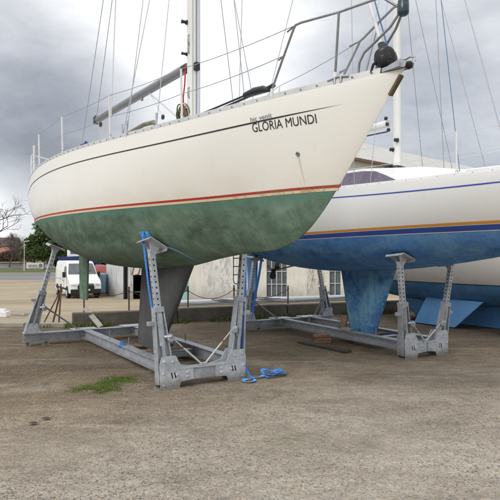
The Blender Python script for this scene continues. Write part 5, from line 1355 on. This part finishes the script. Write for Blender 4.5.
# the big evergreen in three stacked masses
r = gthing('evergreen_tree', 'tall dark evergreen tree beyond the road left of the yacht stern', 'tree', 46, 122)
MB().tube([(-2.6, 0, -.2), (-2.4, 0, 2), (-1.0, 0, 5), (.8, 0, 8.5)], .36, 8, 0, .12).tube([(-2.4, 0, 2), (-3.6, .3, 4)], .2, 7, 0, .08).tube([(-1, 0, 5), (2.2, .2, 7)], .16, 7, 0, .06).tube([(-1.4, 0, 4), (-3, -.5, 7)], .15, 7, 0, .06).build('trunk', M['bark'], r)
crown_obj(r, 26000, multi(ellips(.3, 7.6, 3.6, 2.6), ellips(1.2, 8.8, 2.4, 2.2), ellips(2.6, 4.6, 4.0, 2.4), ellips(-1.4, 3.6, 4.0, 1.9), ellips(-.3, 9.8, 1.5, 1.1), ellips(4.3, 6.8, 2.6, 2.6), ellips(-2.6, 5.6, 2.2, 1.6)), .25, M['leaf'], 21)
specs = [('bushy_tree', 'rounded dark tree behind the evergreen and above the van', 66, 140, 4.2, 5.2, 'leaf_b', 31), ('bushy_tree', 'low dark tree over the small blue motor boat', 88, 150, 4.6, 4.8, 'leaf_b', 32),
         ('bushy_tree', 'dark rounded tree farthest right behind the white shed door', 118, 150, 5, 5, 'leaf_b', 33)]
for nm, lb, xp, Y, rx, hh, mt, sd_ in specs:
    r = gthing(nm, lb, 'tree', xp, Y, 'trees beyond the road')
    MB().tube([(0, 0, -.3), (.1, 0, hh*.4), (.3, .1, hh*.75)], .3, 7, 0, .08).build('trunk', M['bark'], r)
    crown_obj(r, 6000, multi(ellips(0, hh*.62, rx, hh*.42), ellips(rx*.4, hh*.5, rx*.7, hh*.4), ellips(-rx*.45, hh*.45, rx*.7, hh*.36)), .3, M[mt], sd_)
# russet shrubs and hedges on the far bank
for k, (xp, Y, rx, hh, mt, lb) in enumerate(((20, 205, 8, 6.5, 'russet', 'bare russet thicket in front of the brick house'), (4, 215, 7, 4.2, 'hedge', 'low green shrub at the left edge below the brick house'), (58, 205, 8, 5.5, 'russet', 'bare russet thicket behind the cradle post'),
                                              (34, 230, 10, 7.5, 'russet', 'taller russet thicket behind the street lamp'), (-14, 210, 9, 5, 'hedge', 'wide green shrub outside the left edge'), (76, 215, 9, 6, 'hedge', 'green thicket behind the van'), (98, 215, 10, 6.5, 'russet', 'russet thicket right of the van'))):
    r = gthing('shrub', lb, 'shrub', xp, Y, 'shrubs on the far bank')
    MB().tube([(0, 0, -.3), (.2, 0, hh*.5)], .2, 6, 0, .05).build('stem', M['bark'], r)
    crown_obj(r, 3600, multi(ellips(0, hh*.45, rx*.7, hh*.45, 2), ellips(rx*.5, hh*.35, rx*.5, hh*.36, 2), ellips(-rx*.5, hh*.38, rx*.5, hh*.38, 2)), .34, M[mt], 50+k)
# bare winter trees
def bare_tree(label, xp, Y, hh, seed, lean=0.0, group='bare winter trees'):
    r_ = gthing('bare_tree', label, 'tree', xp, Y, group); rg = random.Random(seed); tm = MB(); cm = MB()
    def grow(p0, d, ln, rad, lev):
        k = 4; pts = [p0]; p_ = p0
        for i in range(k):
            d = (d+Vector((rg.gauss(0, .13), rg.gauss(0, .13), rg.gauss(.03, .08)))).normalized(); p_ = p_+d*ln/k; pts.append(p_)
        (tm if lev < 2 else cm).tube(pts, rad, 6 if lev < 2 else 3, 0, max(rad*.55, .012), lev < 2)
        if lev >= 6: return
        nb_ = 3 if lev < 5 else 2
        for i in range(nb_+(lev == 0)*2):
            f = rg.uniform(.35, 1.0) if lev else rg.uniform(.55, 1.0)
            q_ = pts[min(k, max(1, int(f*k+.5)))]
            a = rg.uniform(0, 6.28); t_ = rg.uniform(.45, .95)
            u = d.orthogonal().normalized(); v = d.cross(u)
            nd = (d*math.cos(t_)+(u*math.cos(a)+v*math.sin(a))*math.sin(t_)); nd.z += .12
            grow(q_, nd.normalized(), ln*rg.uniform(.58, .78), max(rad*rg.uniform(.45, .6), .018), lev+1)
    grow(Vector((0, 0, -.2)), Vector((lean, 0, 1)).normalized(), hh*.36, hh*.02, 0)
    tm.build('trunk', M['bark'], r_); cm.build('crown', M['twig'], r_); return r_
bare_tree('bare winter tree with wide twiggy crown at the left edge', -6, 88, 19, 5, .05)
bare_tree('smaller bare tree behind the large bare tree at the left', 9, 150, 11.5, 8, -.04)
bare_tree('thin bare tree standing between the brick house and the evergreen', 22, 190, 11, 17)
# houses
def house(label, xp, Y, w_, d_, eave, ridge, brick, roofc, rz):
    r_ = gthing('house', label, 'house', xp, Y, 'brick houses beyond the river', rz); hb = varied('brick_'+label[:6], brick, .2, 1.2, .9); rb = varied('tiles_'+label[:6], roofc, .2, 1, .85)
    MB().box((0, 0, eave/2-.3), (w_, d_, eave+.6)).add([(-w_/2, -d_/2, eave), (-w_/2, d_/2, eave), (-w_/2, 0, ridge), (w_/2, -d_/2, eave), (w_/2, d_/2, eave), (w_/2, 0, ridge)], [(0, 1, 2), (3, 4, 5)]).build('wall', hb, r_)
    ro = MB().plate([(-w_/2-.3, -d_/2-.4, eave-.1), (w_/2+.3, -d_/2-.4, eave-.1), (w_/2+.3, .05, ridge+.1), (-w_/2-.3, .05, ridge+.1)], (0, -.6, 1), .15).plate([(-w_/2-.3, d_/2+.4, eave-.1), (-w_/2-.3, -.05, ridge+.1), (w_/2+.3, -.05, ridge+.1), (w_/2+.3, d_/2+.4, eave-.1)], (0, .6, 1), .15).build('roof', rb, r_)
    MB().box((w_*.3, 0, ridge+.5), (.8, .8, 1.8)).build('chimney', hb, ro)
    for i in range(3):
        for z in (1.6, 4.2):
            if z+1 > eave: continue
            f_ = MB().box((-w_*.32+w_*.32*i, -d_/2-.04, z), (1.35, .1, 1.35)).build('window', M['white'], r_)
            MB().box((-w_*.32+w_*.32*i, -d_/2-.10, z), (1.05, .03, 1.05)).build('pane', M['glass'], f_)
    MB().box((w_*.16, -d_/2-.05, 1.0), (1.0, .1, 2.1)).build('door', M['white'], r_)
house('dark brick house with brown tiled roof at the left edge beyond the river', 3, 240, 12, 8, 6.2, 9.6, (.17, .105, .085), (.13, .085, .07), .15)
house('redder brick house lower down beside the dark brick house', 12, 225, 8, 7, 3.6, 5.6, (.27, .12, .09), (.30, .12, .085), -.1)
house('brick house farther left outside the frame', -18, 245, 12, 8, 6, 9.2, (.19, .12, .095), (.14, .09, .075), .05)
# far wood: one mass on the horizon
P, Ft = [], []
rg = random.Random(77)
for k in range(240):
    x = rg.uniform(-330, 60); y = 330+rg.uniform(-10, 50)
    q_, f_ = leaf_cloud(40, ellips(0, 0, 5, 3.6, 3, .4, .3), .95, rg); b = len(P); hh = rg.uniform(2.5, 6)
    P += [v+Vector((x, y, gz(x, y)+hh)) for v in q_]; Ft += [tuple(i+b for i in t_) for t_ in f_]
tag(MB().add(P, Ft).build('far_wood', M['russet']), 'distant brown and green wood along the horizon', 'wood', kind='stuff')
for o in list(bpy.data.objects):
    if o.type == 'MESH' and o.parent is None and o.get('kind') is None and o.get('label') is None: print('UNTAGGED', o.name)
